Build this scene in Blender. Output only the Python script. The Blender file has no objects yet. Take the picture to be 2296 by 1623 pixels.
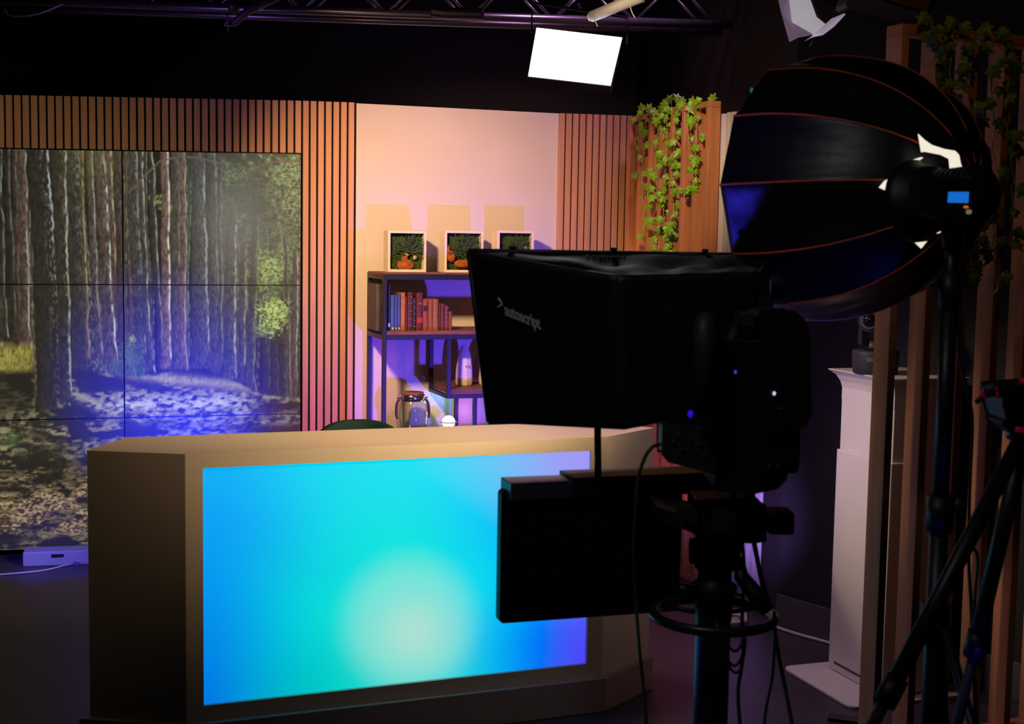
import bpy, math, random
import numpy as np
from mathutils import Vector, Matrix, noise
random.seed(7)
sc = bpy.context.scene
C = sc.collection
# ------------------------------------------------------------------ camera model
F_PX, CX, CY = 2950.0, 1148.0, 811.5
PITCH, ROLL, EYE = math.radians(5.15), math.radians(0.97), 1.68
_F = Vector((0, math.cos(PITCH), -math.sin(PITCH)))
_R0 = Vector((1, 0, 0)); _U0 = Vector((0, math.sin(PITCH), math.cos(PITCH)))
_R = math.cos(ROLL)*_R0 + math.sin(ROLL)*_U0
_U = -math.sin(ROLL)*_R0 + math.cos(ROLL)*_U0
CAM = Vector((0, 0, EYE))
def ray(px, py): return _F + (px-CX)/F_PX*_R - (py-CY)/F_PX*_U
def D(px, py, Y):                       # point of the world at depth Y seen at a pixel
    d = ray(px, py); return CAM + d*(Y/d.y)
def Z(px, py, z):
    d = ray(px, py); return CAM + d*((z-EYE)/d.z)
class Plane:                            # vertical plane: origin, direction along, normal towards the viewer
    def __init__(s, x, y, az):
        s.o = Vector((x, y, 0)); s.u = Vector((math.cos(az), math.sin(az), 0)); s.n = Vector((math.sin(az), -math.cos(az), 0))
    def hit(s, px, py, off=0.0):
        d = ray(px, py); o = s.o + s.n*off
        t = (o-CAM).dot(s.n)/d.dot(s.n); P = CAM + d*t
        return (P-o).dot(s.u), P.z
    def P(s, u, z, off=0.0): return s.o + s.u*u + s.n*off + Vector((0, 0, z))
    def M(s, u=0, z=0, off=0):          # local frame: x along, y away from the viewer, z up
        m = Matrix.Identity(4)
        m.col[0][:3] = s.u; m.col[1][:3] = -s.n; m.col[2][:3] = (0, 0, 1); m.translation = s.P(u, z, off); return m

cam = bpy.data.cameras.new('camera'); co = bpy.data.objects.new('camera', cam); C.objects.link(co)
m = Matrix.Identity(4)
m.col[0][:3] = _R; m.col[1][:3] = _U; m.col[2][:3] = -_F; m.translation = CAM
co.matrix_world = m
cam.sensor_width = 36; cam.lens = F_PX/2296*36; cam.clip_start = .05
cam.dof.use_dof = True; cam.dof.focus_distance = 6.6; cam.dof.aperture_fstop = 5.6
sc.camera = co
sc.view_settings.view_transform = 'Standard'; sc.view_settings.look = 'None'
sc.view_settings.exposure = 0; sc.view_settings.gamma = 1; sc.view_settings.use_curve_mapping = False
w = bpy.data.worlds.new('world'); sc.world = w; w.use_nodes = True
w.node_tree.nodes['Background'].inputs[0].default_value = (.55, .45, .6, 1); w.node_tree.nodes['Background'].inputs[1].default_value = .0025
sc.cycles.max_bounces = 6; sc.cycles.diffuse_bounces = 3; sc.cycles.glossy_bounces = 3; sc.cycles.transmission_bounces = 6
sc.cycles.caustics_reflective = False; sc.cycles.caustics_refractive = False
sc.cycles.sample_clamp_indirect = 4
sc.cycles.use_denoising = True

# ------------------------------------------------------------------ materials
def lin(c):
    if isinstance(c, str): c = [int(c[i:i+2], 16)/255 for i in (0, 2, 4)]
    return tuple(x/12.92 if x <= .04045 else ((x+.055)/1.055)**2.4 for x in c)
MATS = {}
def mat(name, col, rough=.6, metal=0., var=.0, scale=(8, 8, 8), bump=0., bscale=60, emit=None, es=1., spec=.5, sheen=0., trans=0., coords='Object'):
    if name in MATS: return MATS[name]
    M = bpy.data.materials.new(name); M.use_nodes = True; nt = M.node_tree; N = nt.nodes; L = nt.links
    b = N['Principled BSDF']; c = lin(col)
    b.inputs['Base Color'].default_value = (*c, 1); b.inputs['Roughness'].default_value = rough; b.inputs['Metallic'].default_value = metal
    b.inputs['Specular IOR Level'].default_value = spec
    if trans: b.inputs['Transmission Weight'].default_value = trans
    tc = N.new('ShaderNodeTexCoord'); mp = N.new('ShaderNodeMapping'); L.new(tc.outputs[coords], mp.inputs[0]); mp.inputs['Scale'].default_value = scale
    nz = N.new('ShaderNodeTexNoise'); nz.inputs['Detail'].default_value = 6; L.new(mp.outputs[0], nz.inputs[0]); nz.inputs['Scale'].default_value = 1.
    if var:
        r = N.new('ShaderNodeMapRange'); r.inputs[1].default_value = .3; r.inputs[2].default_value = .7; r.inputs[3].default_value = 1-var; r.inputs[4].default_value = 1+var
        L.new(nz.outputs[0], r.inputs[0]); mu = N.new('ShaderNodeVectorMath'); mu.operation = 'SCALE'; mu.inputs[0].default_value = c
        L.new(r.outputs[0], mu.inputs['Scale']); L.new(mu.outputs[0], b.inputs['Base Color'])
    if bump:
        n2 = N.new('ShaderNodeTexNoise'); n2.inputs['Scale'].default_value = bscale; n2.inputs['Detail'].default_value = 3; L.new(tc.outputs[coords], n2.inputs[0])
        bp = N.new('ShaderNodeBump'); bp.inputs['Strength'].default_value = bump; bp.inputs['Distance'].default_value = .004; L.new(n2.outputs[0], bp.inputs['Height']); L.new(bp.outputs[0], b.inputs['Normal'])
    if emit is not None:
        b.inputs['Emission Color'].default_value = (*lin(emit), 1); b.inputs['Emission Strength'].default_value = es
    MATS[name] = M; return M
def attr_mat(name, es, base=.0, rough=.5, spec=.1):
    M = bpy.data.materials.new(name); M.use_nodes = True; nt = M.node_tree; b = nt.nodes['Principled BSDF']
    a = nt.nodes.new('ShaderNodeVertexColor'); a.layer_name = 'picture'
    nt.links.new(a.outputs[0], b.inputs['Emission Color']); b.inputs['Emission Strength'].default_value = es
    b.inputs['Base Color'].default_value = (base, base, base, 1); b.inputs['Roughness'].default_value = rough; b.inputs['Specular IOR Level'].default_value = spec
    return M
WOOD = mat('slat_oak', 'cb9a7e', .62, var=.16, scale=(30, 30, 1.6), bump=.12, bscale=90)
WOODR = mat('screen_cedar', 'c9855a', .6, var=.22, scale=(24, 24, 2.2), bump=.15, bscale=80)
WOODD = mat('shelf_walnut', '7a4a30', .55, var=.3, scale=(3, 30, 30), bump=.1)
FELT = mat('black_felt', '0a0808', .95, bump=.3, bscale=200)
PAINT = mat('white_wall_paint', 'd8d2d0', .7, var=.03, scale=(3, 3, 3), bump=.05, bscale=150)
BLACKP = mat('black_wall_paint', '14141a', .8, var=.15, scale=(2, 2, 2), bump=.2, bscale=40)
DRAPE = mat('black_drape', '0d0c10', .9, var=.2, bump=.2)
FLOORM = mat('grey_floor_paint', '3e3840', .42, var=.22, scale=(2.2, 2.2, 2.2), bump=.08, bscale=25)
SKIRT = mat('grey_vinyl_skirting', '4a454c', .6, var=.1)
DESK = mat('cream_laminate', 'e2cdb4', .42, var=.025, scale=(2, 2, 2), bump=.02)
PLINTH = mat('cream_plinth', 'b09a90', .5, var=.05)
STEEL = mat('black_powder_coat', '17151a', .45, var=.1, bump=.05, bscale=200)
ALU = mat('brushed_aluminium', '6b6870', .32, .85, var=.1)
CAMB = mat('matte_black_plastic', '0e0e10', .5, var=.15, bump=.1, bscale=150)
CAMG = mat('dark_grey_rubber', '2c2c30', .55, var=.15)
CAML = mat('satin_grey_metal', '70707a', .35, .6, var=.1)
CLOTH = mat('black_hood_cloth', '0c0b0d', .6, var=.2, scale=(14, 14, 14), bump=.25, bscale=35)
NYLON = mat('black_nylon', '0e0d12', .42, var=.25, scale=(6, 6, 6), bump=.25, bscale=22)
RIBM = mat('orange_piping', 'f0622a', .6, var=.2)
WHITEM = mat('white_lacquer', 'd9d4d0', .45, var=.02)
CABLE = mat('black_cable_rubber', '141414', .5, var=.1)
GREENC = mat('green_grey_cable', '3a463c', .5, var=.1)
WCABLE = mat('white_cable', 'b9b0b6', .5, var=.05)
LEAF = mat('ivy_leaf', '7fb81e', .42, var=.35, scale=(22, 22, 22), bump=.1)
LEAF2 = mat('dim_ivy_leaf', '5f7f22', .5, var=.35, scale=(22, 22, 22))  # darker copy of the leaf colour, for the dimly lit right screen
STEM = mat('ivy_stem', 'a3a860', .6, var=.2)
MOSS = mat('preserved_moss', '2f4a16', .85, var=.5, scale=(60, 60, 60))
MOSS2 = mat('dark_fern', '24402a', .75, var=.4, scale=(60, 60, 60))
BARK = mat('orange_bark', '9c5524', .8, var=.4, scale=(40, 40, 40), bump=.5)
PALEB = mat('pale_lichen', 'b9ae98', .8, var=.3, scale=(60, 60, 60))
FRAMEW = mat('white_frame_wood', 'e8dfd0', .5, var=.03)
PAPER = mat('book_paper', 'c9b994', .8, var=.1, scale=(200, 200, 2))
CERAM = mat('white_ceramic', 'e4ddd8', .25, var=.03)
CHROME = mat('polished_steel', 'b8b4b4', .15, .95, var=.05)
LEATH = mat('brown_leather', '4a2a1e', .5, var=.2)
CORK = mat('wooden_lid', '9a5c38', .6, var=.2)
GREENF = mat('dark_green_velvet', '143634', .8, var=.1, bump=.1)

# ------------------------------------------------------------------ mesh builder
class MB:
    def __init__(s): s.v = []; s.f = []; s.smooth = []
    def add(s, vs, fs, sm=False):
        b = len(s.v); s.v += [Vector(v) for v in vs]; s.f += [tuple(i+b for i in f) for f in fs]; s.smooth += [sm]*len(fs); return s
    def box(s, x, y, z, M=None):
        vs = [Vector((a, b, c)) for c in z for b in y for a in x]
        if M is not None: vs = [M @ v for v in vs]
        return s.add(vs, [(0, 2, 3, 1), (4, 5, 7, 6), (0, 1, 5, 4), (2, 6, 7, 3), (0, 4, 6, 2), (1, 3, 7, 5)])
    def rbox(s, x, y, z, r, M=None, seg=4, axis='y'):   # box with rounded corners in the plane across axis
        if axis == 'y': a, b = x, z
        elif axis == 'z': a, b = x, y
        else: a, b = y, z
        pts = rrect(a[0], a[1], b[0], b[1], r, seg)
        return s.prism(pts, (y if axis == 'y' else z if axis == 'z' else x), axis, M)
    def prism(s, pts, rng, axis='z', M=None, sm=False):
        def mk(p, h):
            v = Vector((p[0], p[1], h)) if axis == 'z' else Vector((p[0], h, p[1])) if axis == 'y' else Vector((h, p[0], p[1]))
            return M @ v if M is not None else v
        n = len(pts); vs = [mk(p, rng[0]) for p in pts]+[mk(p, rng[1]) for p in pts]
        fs = [tuple(range(n))[::-1], tuple(range(n, 2*n))]+[(i, (i+1) % n, n+(i+1) % n, n+i) for i in range(n)]
        return s.add(vs, fs, sm)
    def tube(s, path, r, seg=10, caps=True, sm=True):
        path = [Vector(p) for p in path]; n = len(path); rr = r if isinstance(r, (list, tuple)) else [r]*n
        vs = []; prev = None
        for i, p in enumerate(path):
            t = (path[min(i+1, n-1)]-path[max(i-1, 0)]).normalized()
            if prev is None:
                a = t.cross(Vector((0, 0, 1)));
                if a.length < .05: a = t.cross(Vector((1, 0, 0)))
                a.normalize()
            else: a = (prev - t*prev.dot(t)).normalized()
            b = t.cross(a); prev = a
            for k in range(seg):
                an = 2*math.pi*k/seg; vs.append(p+(a*math.cos(an)+b*math.sin(an))*rr[i])
        fs = [(i*seg+k, i*seg+(k+1) % seg, (i+1)*seg+(k+1) % seg, (i+1)*seg+k) for i in range(n-1) for k in range(seg)]
        s.add(vs, fs, sm)
        if caps: b = len(s.v)-len(vs); s.f += [tuple(b+k for k in range(seg))[::-1], tuple(b+(n-1)*seg+k for k in range(seg))]; s.smooth += [False, False]
        return s
    def cyl(s, a, b, r, r2=None, seg=20): return s.tube([a, b], [r, r if r2 is None else r2], seg)
    def lathe(s, prof, M=None, seg=32, flat=False):
        M = M or Matrix.Identity(4); vs = []; n = len(prof)
        for r, z in prof:
            for k in range(seg):
                an = 2*math.pi*k/seg; vs.append(M @ Vector((r*math.cos(an), r*math.sin(an), z)))
        fs = [(i*seg+k, i*seg+(k+1) % seg, (i+1)*seg+(k+1) % seg, (i+1)*seg+k) for i in range(n-1) for k in range(seg)]
        return s.add(vs, fs, not flat)
    def torus(s, c, R, r, M=None, seg=64, s2=14):
        M = M or Matrix.Identity(4); vs = []
        for i in range(seg):
            a = 2*math.pi*i/seg
            for k in range(s2):
                b = 2*math.pi*k/s2; vs.append(M @ Vector((c[0]+(R+r*math.cos(b))*math.cos(a), c[1]+(R+r*math.cos(b))*math.sin(a), c[2]+r*math.sin(b))))
        fs = [(i*s2+k, ((i+1) % seg)*s2+k, ((i+1) % seg)*s2+(k+1) % s2, i*s2+(k+1) % s2) for i in range(seg) for k in range(s2)]
        return s.add(vs, fs, True)
    def ball(s, c, r, seg=20, sq=(1, 1, 1)):
        c = Vector(c); vs = []; rn = seg//2
        for i in range(rn+1):
            t = math.pi*i/rn
            for k in range(seg):
                a = 2*math.pi*k/seg; vs.append(c+Vector((sq[0]*math.sin(t)*math.cos(a), sq[1]*math.sin(t)*math.sin(a), sq[2]*math.cos(t)))*r)
        return s.add(vs, [(i*seg+k, (i+1)*seg+k, (i+1)*seg+(k+1) % seg, i*seg+(k+1) % seg) for i in range(rn) for k in range(seg)], True)
    def grid(s, fn, nu, nv, sm=True, both=0):
        vs = [fn(i/nu, j/nv) for j in range(nv+1) for i in range(nu+1)]
        return s.add(vs, [(j*(nu+1)+i, j*(nu+1)+i+1, (j+1)*(nu+1)+i+1, (j+1)*(nu+1)+i) for j in range(nv) for i in range(nu)], sm)
def rrect(x0, x1, y0, y1, r, seg=4):
    pts = []
    for cx, cy, a0 in ((x1-r, y0+r, -90), (x1-r, y1-r, 0), (x0+r, y1-r, 90), (x0+r, y0+r, 180)):
        for k in range(seg+1):
            a = math.radians(a0+90*k/seg); pts.append((cx+r*math.cos(a), cy+r*math.sin(a)))
    return pts
def smooth_path(pts, n=10):
    pts = [Vector(p) for p in pts]; P = [pts[0]]+pts+[pts[-1]]; out = []
    for i in range(len(pts)-1):
        a, b, c, d = P[i:i+4]
        for k in range(n):
            t = k/n; out.append(.5*((2*b)+(c-a)*t+(2*a-5*b+4*c-d)*t*t+(3*b-a-3*c+d)*t**3))
    out.append(pts[-1]); return out

ROOT = {}
def props(o, label=None, cat=None, group=None, kind=None):
    if label: o['label'] = label
    if cat: o['category'] = cat
    if group: o['group'] = group
    if kind: o['kind'] = kind
    return o
def thing(name, label, cat, loc, group=None):
    o = bpy.data.objects.new(name, None); C.objects.link(o); o.location = Vector(loc); o.empty_display_size = .05
    ROOT[o] = Vector(loc); return props(o, label, cat, group)
def obj(name, mb, material, parent=None, bevel=0, label=None, loc=None, solid=0):
    me = bpy.data.meshes.new(name)
    base = ROOT[parent] if parent is not None else (Vector(loc) if loc is not None else Vector((sum(v.x for v in mb.v)/len(mb.v), sum(v.y for v in mb.v)/len(mb.v), min(v.z for v in mb.v))))
    me.from_pydata([v-base for v in mb.v], [], mb.f); me.update()
    me.polygons.foreach_set('use_smooth', mb.smooth)
    if isinstance(material, (list, tuple)):
        for q in material: me.materials.append(q)
    else: me.materials.append(material)
    o = bpy.data.objects.new(name, me); C.objects.link(o); ROOT[o] = base
    if parent is not None: o.parent = parent
    else: o.location = base
    if solid: s = o.modifiers.new('solid', 'SOLIDIFY'); s.thickness = solid; s.offset = 0
    if bevel:
        bv = o.modifiers.new('bevel', 'BEVEL'); bv.width = bevel; bv.segments = 2; bv.limit_method = 'ANGLE'; bv.angle_limit = math.radians(40)
    if label: o['label'] = label
    return o
def struct(name, mb, m, bevel=0): return props(obj(name, mb, m, bevel=bevel), kind='structure')
def text_obj(txt, size, M, material, parent, name='lettering', ext=.0012, shear=0, align='LEFT', xs=1., offset=0):
    cu = bpy.data.curves.new('t', 'FONT'); cu.body = txt; cu.size = size; cu.extrude = ext; cu.shear = shear; cu.align_x = align; cu.offset = offset
    t = bpy.data.objects.new('t', cu); C.objects.link(t)
    dg = bpy.context.evaluated_depsgraph_get(); te = t.evaluated_get(dg); tm = te.to_mesh()
    mb = MB(); mb.add([M @ Vector((v.co.x*xs, v.co.y, v.co.z)) for v in tm.vertices], [tuple(p.vertices) for p in tm.polygons])
    te.to_mesh_clear(); bpy.data.objects.remove(t); bpy.data.curves.remove(cu)
    return obj(name, mb, material, parent)
def frameM(o, x, y):
    x = Vector(x).normalized(); z = x.cross(Vector(y)).normalized(); y = z.cross(x); M = Matrix.Identity(4)
    M.col[0][:3] = x; M.col[1][:3] = y; M.col[2][:3] = z; M.translation = o; return M

# ================================================================== ROOM
W = Plane(-2.63, 6.75, math.radians(13))          # the set wall
def wz(px, py, off=0): return W.hit(px, py, off)[1]
def ws(px, off=0, py=500): return W.hit(px, py, off)[0]
S0, S1 = ws(677, 0, 345), ws(797.5, 0, 500)
AZ2 = math.radians(19.5); W2 = Plane(*W.P(S1, 0).xy, AZ2)      # the set wall turns slightly here
def w2(px, py, off=0): return W2.hit(px, py, off)[1]
S2, S3 = W2.hit(1250, 400)[0], W2.hit(1440, 300)[0]
TOP = [(ws(0), wz(0, 213.6)), (ws(674), wz(674, 226.5)), (S1, wz(798, 230.7))]
TOP2 = [(0, wz(798, 231.5)), (S2, w2(1253, 254.4)), (W2.hit(1427, 300)[0], w2(1427, 260.6))]
def ztop(s, T_=None):
    T_ = T_ or TOP; return float(np.interp(s, [a for a, b in T_], [b for a, b in T_]))
struct('floor', MB().box((-6, 6), (-2, 10), (-.1, 0)), FLOORM)
struct('ceiling', MB().box((-6, 6), (-2, 10), (3.7, 3.8)), BLACKP)
mb = MB(); za, zb = ztop(0, TOP2), ztop(S2, TOP2)
vs = [W2.P(.001, 0), W2.P(S2, 0), W2.P(S2, zb), W2.P(.001, za)]; vs += [p-W2.n*.05 for p in vs]
mb.add(vs, [(0, 1, 2, 3), (7, 6, 5, 4), (0, 4, 5, 1), (1, 5, 6, 2), (2, 6, 7, 3), (3, 7, 4, 0)])
struct('wall_back', mb, PAINT)
struct('wall_rear', MB().box((-5, 6), (9.0, 9.1), (0, 3.7)), BLACKP)
struct('wall_left', MB().box((-4.3, -4.2), (-2, 9), (0, 3.7)), BLACKP)
A1 = Z(1743, 1404, 0); A2 = Z(1862, 1441, 0)
dr = (A2-A1).normalized(); B_end = A1+dr*7
nr = Vector((dr.y, -dr.x, 0));
if nr.x < 0: nr = -nr
A0 = Vector((.80, 8.98, 0))
mb = MB()
def wallseg(mb, a, b, n, t=.08, z0=0, z1=3.7):
    vs = [a, b, b+n*t, a+n*t]; vs = [v+Vector((0, 0, z0)) for v in vs]+[v+Vector((0, 0, z1)) for v in vs]
    mb.add(vs, [(0, 3, 2, 1), (4, 5, 6, 7), (0, 1, 5, 4), (1, 2, 6, 5), (2, 3, 7, 6), (3, 0, 4, 7)]); return mb
struct('wall_right', wallseg(MB(), A1, B_end, nr), BLACKP)
n2 = Vector((1, 0, 0)); d2 = (A0-A1).normalized(); n2 = Vector((d2.y, -d2.x, 0))
struct('wall_side', wallseg(MB(), A0, A1, n2), BLACKP)
struct('baseboard_right', wallseg(MB(), A1-nr*.004, B_end, -nr, .012, 0, .15), SKIRT, .003)
# panel seams on the right wall
# ------------------------------------------------------------------ slatted cladding (felt backing + slats)
pitch = (ws(794.4)-ws(12.2, 0, 300))/44.; g0 = ws(12.2, 0, 300); gap = .0095
def slat_panel(name, label, s_from, s_to, zlo, anchor, group=None, W=W, T_=None, pitch=pitch):
    t = thing(name, label, 'wall panel', W.P((s_from+s_to)/2, 0), group)
    mb = MB(); bk = MB()
    k = math.floor((s_from-anchor)/pitch)-1
    while True:
        a = anchor+k*pitch+gap/2; b_ = a+pitch-gap; k += 1
        if b_ <= s_from+.004: continue
        if a >= s_to-.004: break
        a = max(a, s_from); b_ = min(b_, s_to)
        ch = .0015; z0, z1 = zlo(a), ztop((a+b_)/2, T_)
        Mx = W.M()
        mb.prism([(a, .0), (b_, .0), (b_, -.018+ch), (b_-ch, -.02), (a+ch, -.02), (a, -.018+ch)], (z0, z1), 'z', Mx)
    za, zb = ztop(s_from, T_)-.004, ztop(s_to, T_)-.004
    vs = [W.P(s_from, zlo(s_from), .001), W.P(s_to, zlo(s_to), .001), W.P(s_to, zb, .001), W.P(s_from, za, .001)]
    vs += [v-W.n*.012 for v in vs]
    bk.add(vs, [(0, 1, 2, 3), (7, 6, 5, 4), (0, 4, 5, 1), (1, 5, 6, 2), (2, 6, 7, 3), (3, 7, 4, 0)])
    obj('slats', mb, WOOD, t); obj('felt_backing', bk, FELT, t); return t
SL = ws(-260)
scr_top = lambda s: float(np.interp(s, [ws(0), ws(677)], [wz(0, 333), wz(677, 345)]))+.004
slat_panel('slatted_wall_panel', 'wide short oak slat panel above the forest video wall', SL, S0+.001, scr_top, g0, 'vertical slat wall panels')
slat_panel('slatted_wall_panel', 'tall narrow oak slat panel between video wall and white wall', S0+.003, S1-.002, lambda s: 0.0, g0, 'vertical slat wall panels')
slat_panel('slatted_wall_panel', 'oak slat panel right of the white wall, behind the ivy screen', S2+.001, S3+.12, lambda s: 0.0, W2.hit(1263.5, 400)[0], 'vertical slat wall panels', W2, TOP2, W2.hit(1400.5, 300)[0]/9-W2.hit(1263.5, 300)[0]/9)
wallb = MB().box((SL-.2, S0+.0), (.16, .2), (0, 2.3), W.M()); struct('wall_left_back', wallb, FELT)

# ------------------------------------------------------------------ the picture on the video wall (pine forest), made as colours
NX, NY = 430, 572
def vnoise(x, y, seed=0):
    xi = np.floor(x).astype(int); yi = np.floor(y).astype(int); xf = x-xi; yf = y-yi
    def h(a, b):
        n = (a*374761393+b*668265263+seed*1442695041) & 0xffffffff; n = ((n ^ (n >> 13))*1274126177) & 0xffffffff
        return ((n ^ (n >> 16)) & 0xffff)/65535.
    u = xf*xf*(3-2*xf); v = yf*yf*(3-2*yf)
    return (h(xi, yi)*(1-u)+h(xi+1, yi)*u)*(1-v)+(h(xi, yi+1)*(1-u)+h(xi+1, yi+1)*u)*v
def fbm(x, y, o=4, seed=0): return sum(vnoise(x*2**i, y*2**i, seed+i)*.5**i for i in range(o))/sum(.5**i for i in range(o))
def forest():
    X, Y = np.meshgrid(np.linspace(0, 680, NX), np.linspace(333, 1236, NY))      # in the photo's pixels on the screen's face
    img = np.zeros((NY, NX, 3)); L = lambda c: np.array(lin(c))
    def mix(m, c):
        nonlocal img
        img = img*(1-m[..., None])+np.asarray(c)*m[..., None]
    def ss(a, b, x): t = np.clip((x-a)/(b-a), 0, 1); return t*t*(3-2*t)
    g = fbm(X/17, Y/17, 5, 3); g2 = fbm(X/6, Y/6, 4, 9)
    img[:] = L('0b0f0c')
    rt = ss(400, 560, X)*ss(760, 620, Y)
    fol = np.clip((g-.40)*4, 0, 1)*np.clip((g2-.36)*3.5, 0, 1)
    mix(rt*fol*.9, L('8c9c62')); mix(rt*(1-fol)*.7, L('30382c')); mix((1-rt)*fol*.22*ss(820, 700, Y), L('3c4a30'))
    rng = np.random.RandomState(4)
    for k in range(84):
        x0 = rng.uniform(-5, 560) if k % 4 else rng.uniform(400, 680); wd = rng.uniform(1.8, 5.5); sl = rng.uniform(-.015, .03); yb = 850+rng.uniform(-40, 60)
        xc = x0+sl*(Y-600)+2*np.sin(Y/60+k); vis = ss(yb+6, yb-6, Y)*(1 if x0 < 500 else ss(360, 560, Y))
        m = ss(wd, wd*.5, np.abs(X-xc))*vis
        mix(m*.75, L(['241f1b', '33261d', '3a3530', '46352a'][k % 4])*(.6+.8*fbm(X/2, Y/9, 2, k))[..., None])
        e = ss(1.5, .2, np.abs(X-xc-wd*.6))*vis*np.clip((vnoise(Y/8, Y*0+k, 5)-.4)*3, 0, 1)
        mix(e*.6, L(['76806c', '8a8462', '869488'][k % 3]))
    for (cx, cy, rx, ry, col, den) in [(590, 600, 45, 55, '8a9c58', .7), (640, 440, 60, 95, '8a9962', .75), (655, 560, 34, 60, '7c8c54', .7), (560, 420, 75, 55, '39452f', .85), (585, 470, 60, 34, '2e3a2c', .8),
                                       (610, 520, 70, 40, '56624a', .6), (520, 380, 50, 26, '6f7d52', .6), (650, 370, 40, 34, '8a9a62', .7), (500, 460, 30, 40, '55623e', .5), (350, 442, 24, 14, '8f9a4a', .7), (366, 460, 18, 8, '7c8a42', .6), (648, 640, 30, 34, '3f4c34', .7), (610, 745, 40, 26, '33443a', .5)]:
        d = np.sqrt(((X-cx)/rx)**2+((Y-cy)/ry)**2); n_ = fbm(X/9, Y/7, 4, int(cx)); m = ss(1.15, .55, d+(n_-.5)*1.6)
        tx = np.clip((fbm(X/3.4+Y/9, Y/3.0, 3, int(cy))-.36)*4, 0, 1); mix(m*den*tx, L(col)); mix(m*den*(1-tx)*.75, L('161f14'))
    # main trunks: x top, x mid, x base, half widths, base y, colour, edge colour, edge strength, start y
    T = [(2, 4, 8, 4, 5, 750, '24241f', '858b78', .7), (18, 24, 28, 5, 5, 755, '2b211b', '7c7d6a', .5), (32, 36, 38, 5, 5, 760, '33261f', '7a745c', .4),
         (49, 52, 50, 10, 11, 775, '4d372d', 'a0a78e', .7), (160, 165, 190, 20, 32, 850, '2e2f29', '7e857c', .3), (178, 180, 187, 4, 5, 800, '52392a', 'a09c62', .7),
         (196, 200, 212, 7, 8, 800, '463b34', '98988a', .7), (218, 226, 240, 12, 14, 815, '4a3a31', 'b6beac', .95), (240, 247, 262, 5, 6, 820, '5e4034', 'a4a478', .8),
         (255, 261, 268, 8, 11, 850, '3c2f2a', '54483e', .3), (288, 296, 306, 12, 15, 820, '3c3934', '8c8f84', .75), (308, 312, 326, 6, 8, 830, '3f3833', 'a6a896', .8),
         (330, 343, 350, 6, 7, 820, '2e2c28', 'a0a08c', .75), (361, 365, 362, 9, 10, 825, '6e4c3c', 'd2d6c0', .95), (387, 388, 385, 9, 11, 830, '4a3e36', '96947e', .6),
         (403, 402, 400, 7, 9, 835, '64493c', 'a49e88', .7), (436, 440, 446, 15, 20, 825, '413e3a', 'a4a6a0', .8), (466, 470, 476, 11, 12, 830, '423e39', '92928a', .6),
         (486, 486, 486, 5, 6, 830, '433f38', '94947e', .5), (516, 512, 505, 11, 15, 850, '3e3d38', 'bcbeaa', .7, 470), (540, 538, 535, 7, 9, 860, '3c3c36', 'a4a48c', .6, 540), (575, 565, 552, 6, 12, 880, '37372f', '84886c', .5, 480),
         (660, 660, 662, 5, 8, 900, '4a3a30', 'b0a888', .7, 560), (636, 640, 648, 3, 5, 900, '3c382f', '989474', .5, 520),
         (590, 592, 597, 7, 9, 905, '1a2430', '4f6872', .4, 760), (612, 612, 614, 7, 9, 910, '18202c', '48606c', .4, 770), (630, 631, 632, 6, 9, 915, '1a2230', '46586a', .4, 790), (672, 672, 674, 5, 7, 920, '1c2836', '5a6e7e', .4, 800),
         (82, 100, 112, 24, 30, 915, '22231e', '9aa2a4', 1.0), (128, 134, 140, 17, 12, 900, '2b291f', 'a8ab94', .9)]
    for i, tt in enumerate(T):
        xt, xm, xb, w0, w1, yb, col, ec, es = tt[:9]; ys = tt[9] if len(tt) > 9 else 300
        v = np.clip((Y-333)/(yb-333), 0, 1.02)
        xc = (xt*(1-v)**2+2*xm*v*(1-v)+xb*v*v)+2.2*(vnoise(Y/38+i*7, Y*0+i, 21)-.5)*2
        wd = w0+(w1-w0)*v+w1*.55*np.clip((v-.86)/.14, 0, 1)**2
        u = (X-xc)/wd
        m = ss(1.08, .9, np.abs(u))*ss(yb+5, yb-3, Y)*ss(ys-30, ys+30, Y+20*(fbm(X/6, Y/6, 2, i)-.5))
        bark = fbm(X/2.2, Y/8, 4, 30+i); patch = fbm(X/8, Y/24, 3, 60+i)
        ct = np.clip((bark-.5)*3.2+.5, 0, 1)
        cl = L(col); cl = cl*.62+cl.mean()*.38; c = cl[None, None]*(.26+.85*ct+.3*patch)[..., None]*(1.0+.35*u[..., None])
        mix(m, c)
        ew = np.clip(1.7/wd, .04, .4); e = ss(ew*1.8, ew*.3, np.abs(u-.86+.16*(vnoise(Y/7, Y*0+i, 8)-.5)))*m*np.clip(.15+1.5*(vnoise(Y/14, Y*0+3*i, 12)-.15), 0, 1)
        mix(e*es, L(ec))
        fl = ss(.62, .76, bark)*ss(-.2, .8, u)*m; mix(fl*.7*es, L('7c8078'))
        if i in (4,): mix(ss(.56, .68, bark)*ss(-.3, .6, u)*m*.55, L('6c746c'))
    for (pts, wd, col) in [([(282, 425), (320, 385), (350, 355), (395, 343), (440, 345), (490, 358)], 3., '5a4a3c'), ([(535, 392), (570, 365), (610, 352), (676, 348)], 3.2, '664038'),
                           ([(330, 480), (380, 478), (420, 470)], 1.3, '2e2820'), ([(510, 600), (540, 582), (560, 560)], 2.2, '1e1c1a'), ([(470, 395), (530, 400), (600, 395)], 1.5, '2a241c'),
                           ([(460, 510), (480, 500), (540, 492)], 2., '2a2824'), ([(620, 660), (650, 635), (677, 615)], 1.8, '4c3c2c'), ([(575, 615), (592, 630), (602, 665)], 1.2, '8a8c66'), ([(0, 447), (12, 430), (18, 420)], 1.4, '1a1814'), ([(560, 500), (610, 480), (676, 505)], 1.3, '241f1a')]:
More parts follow.
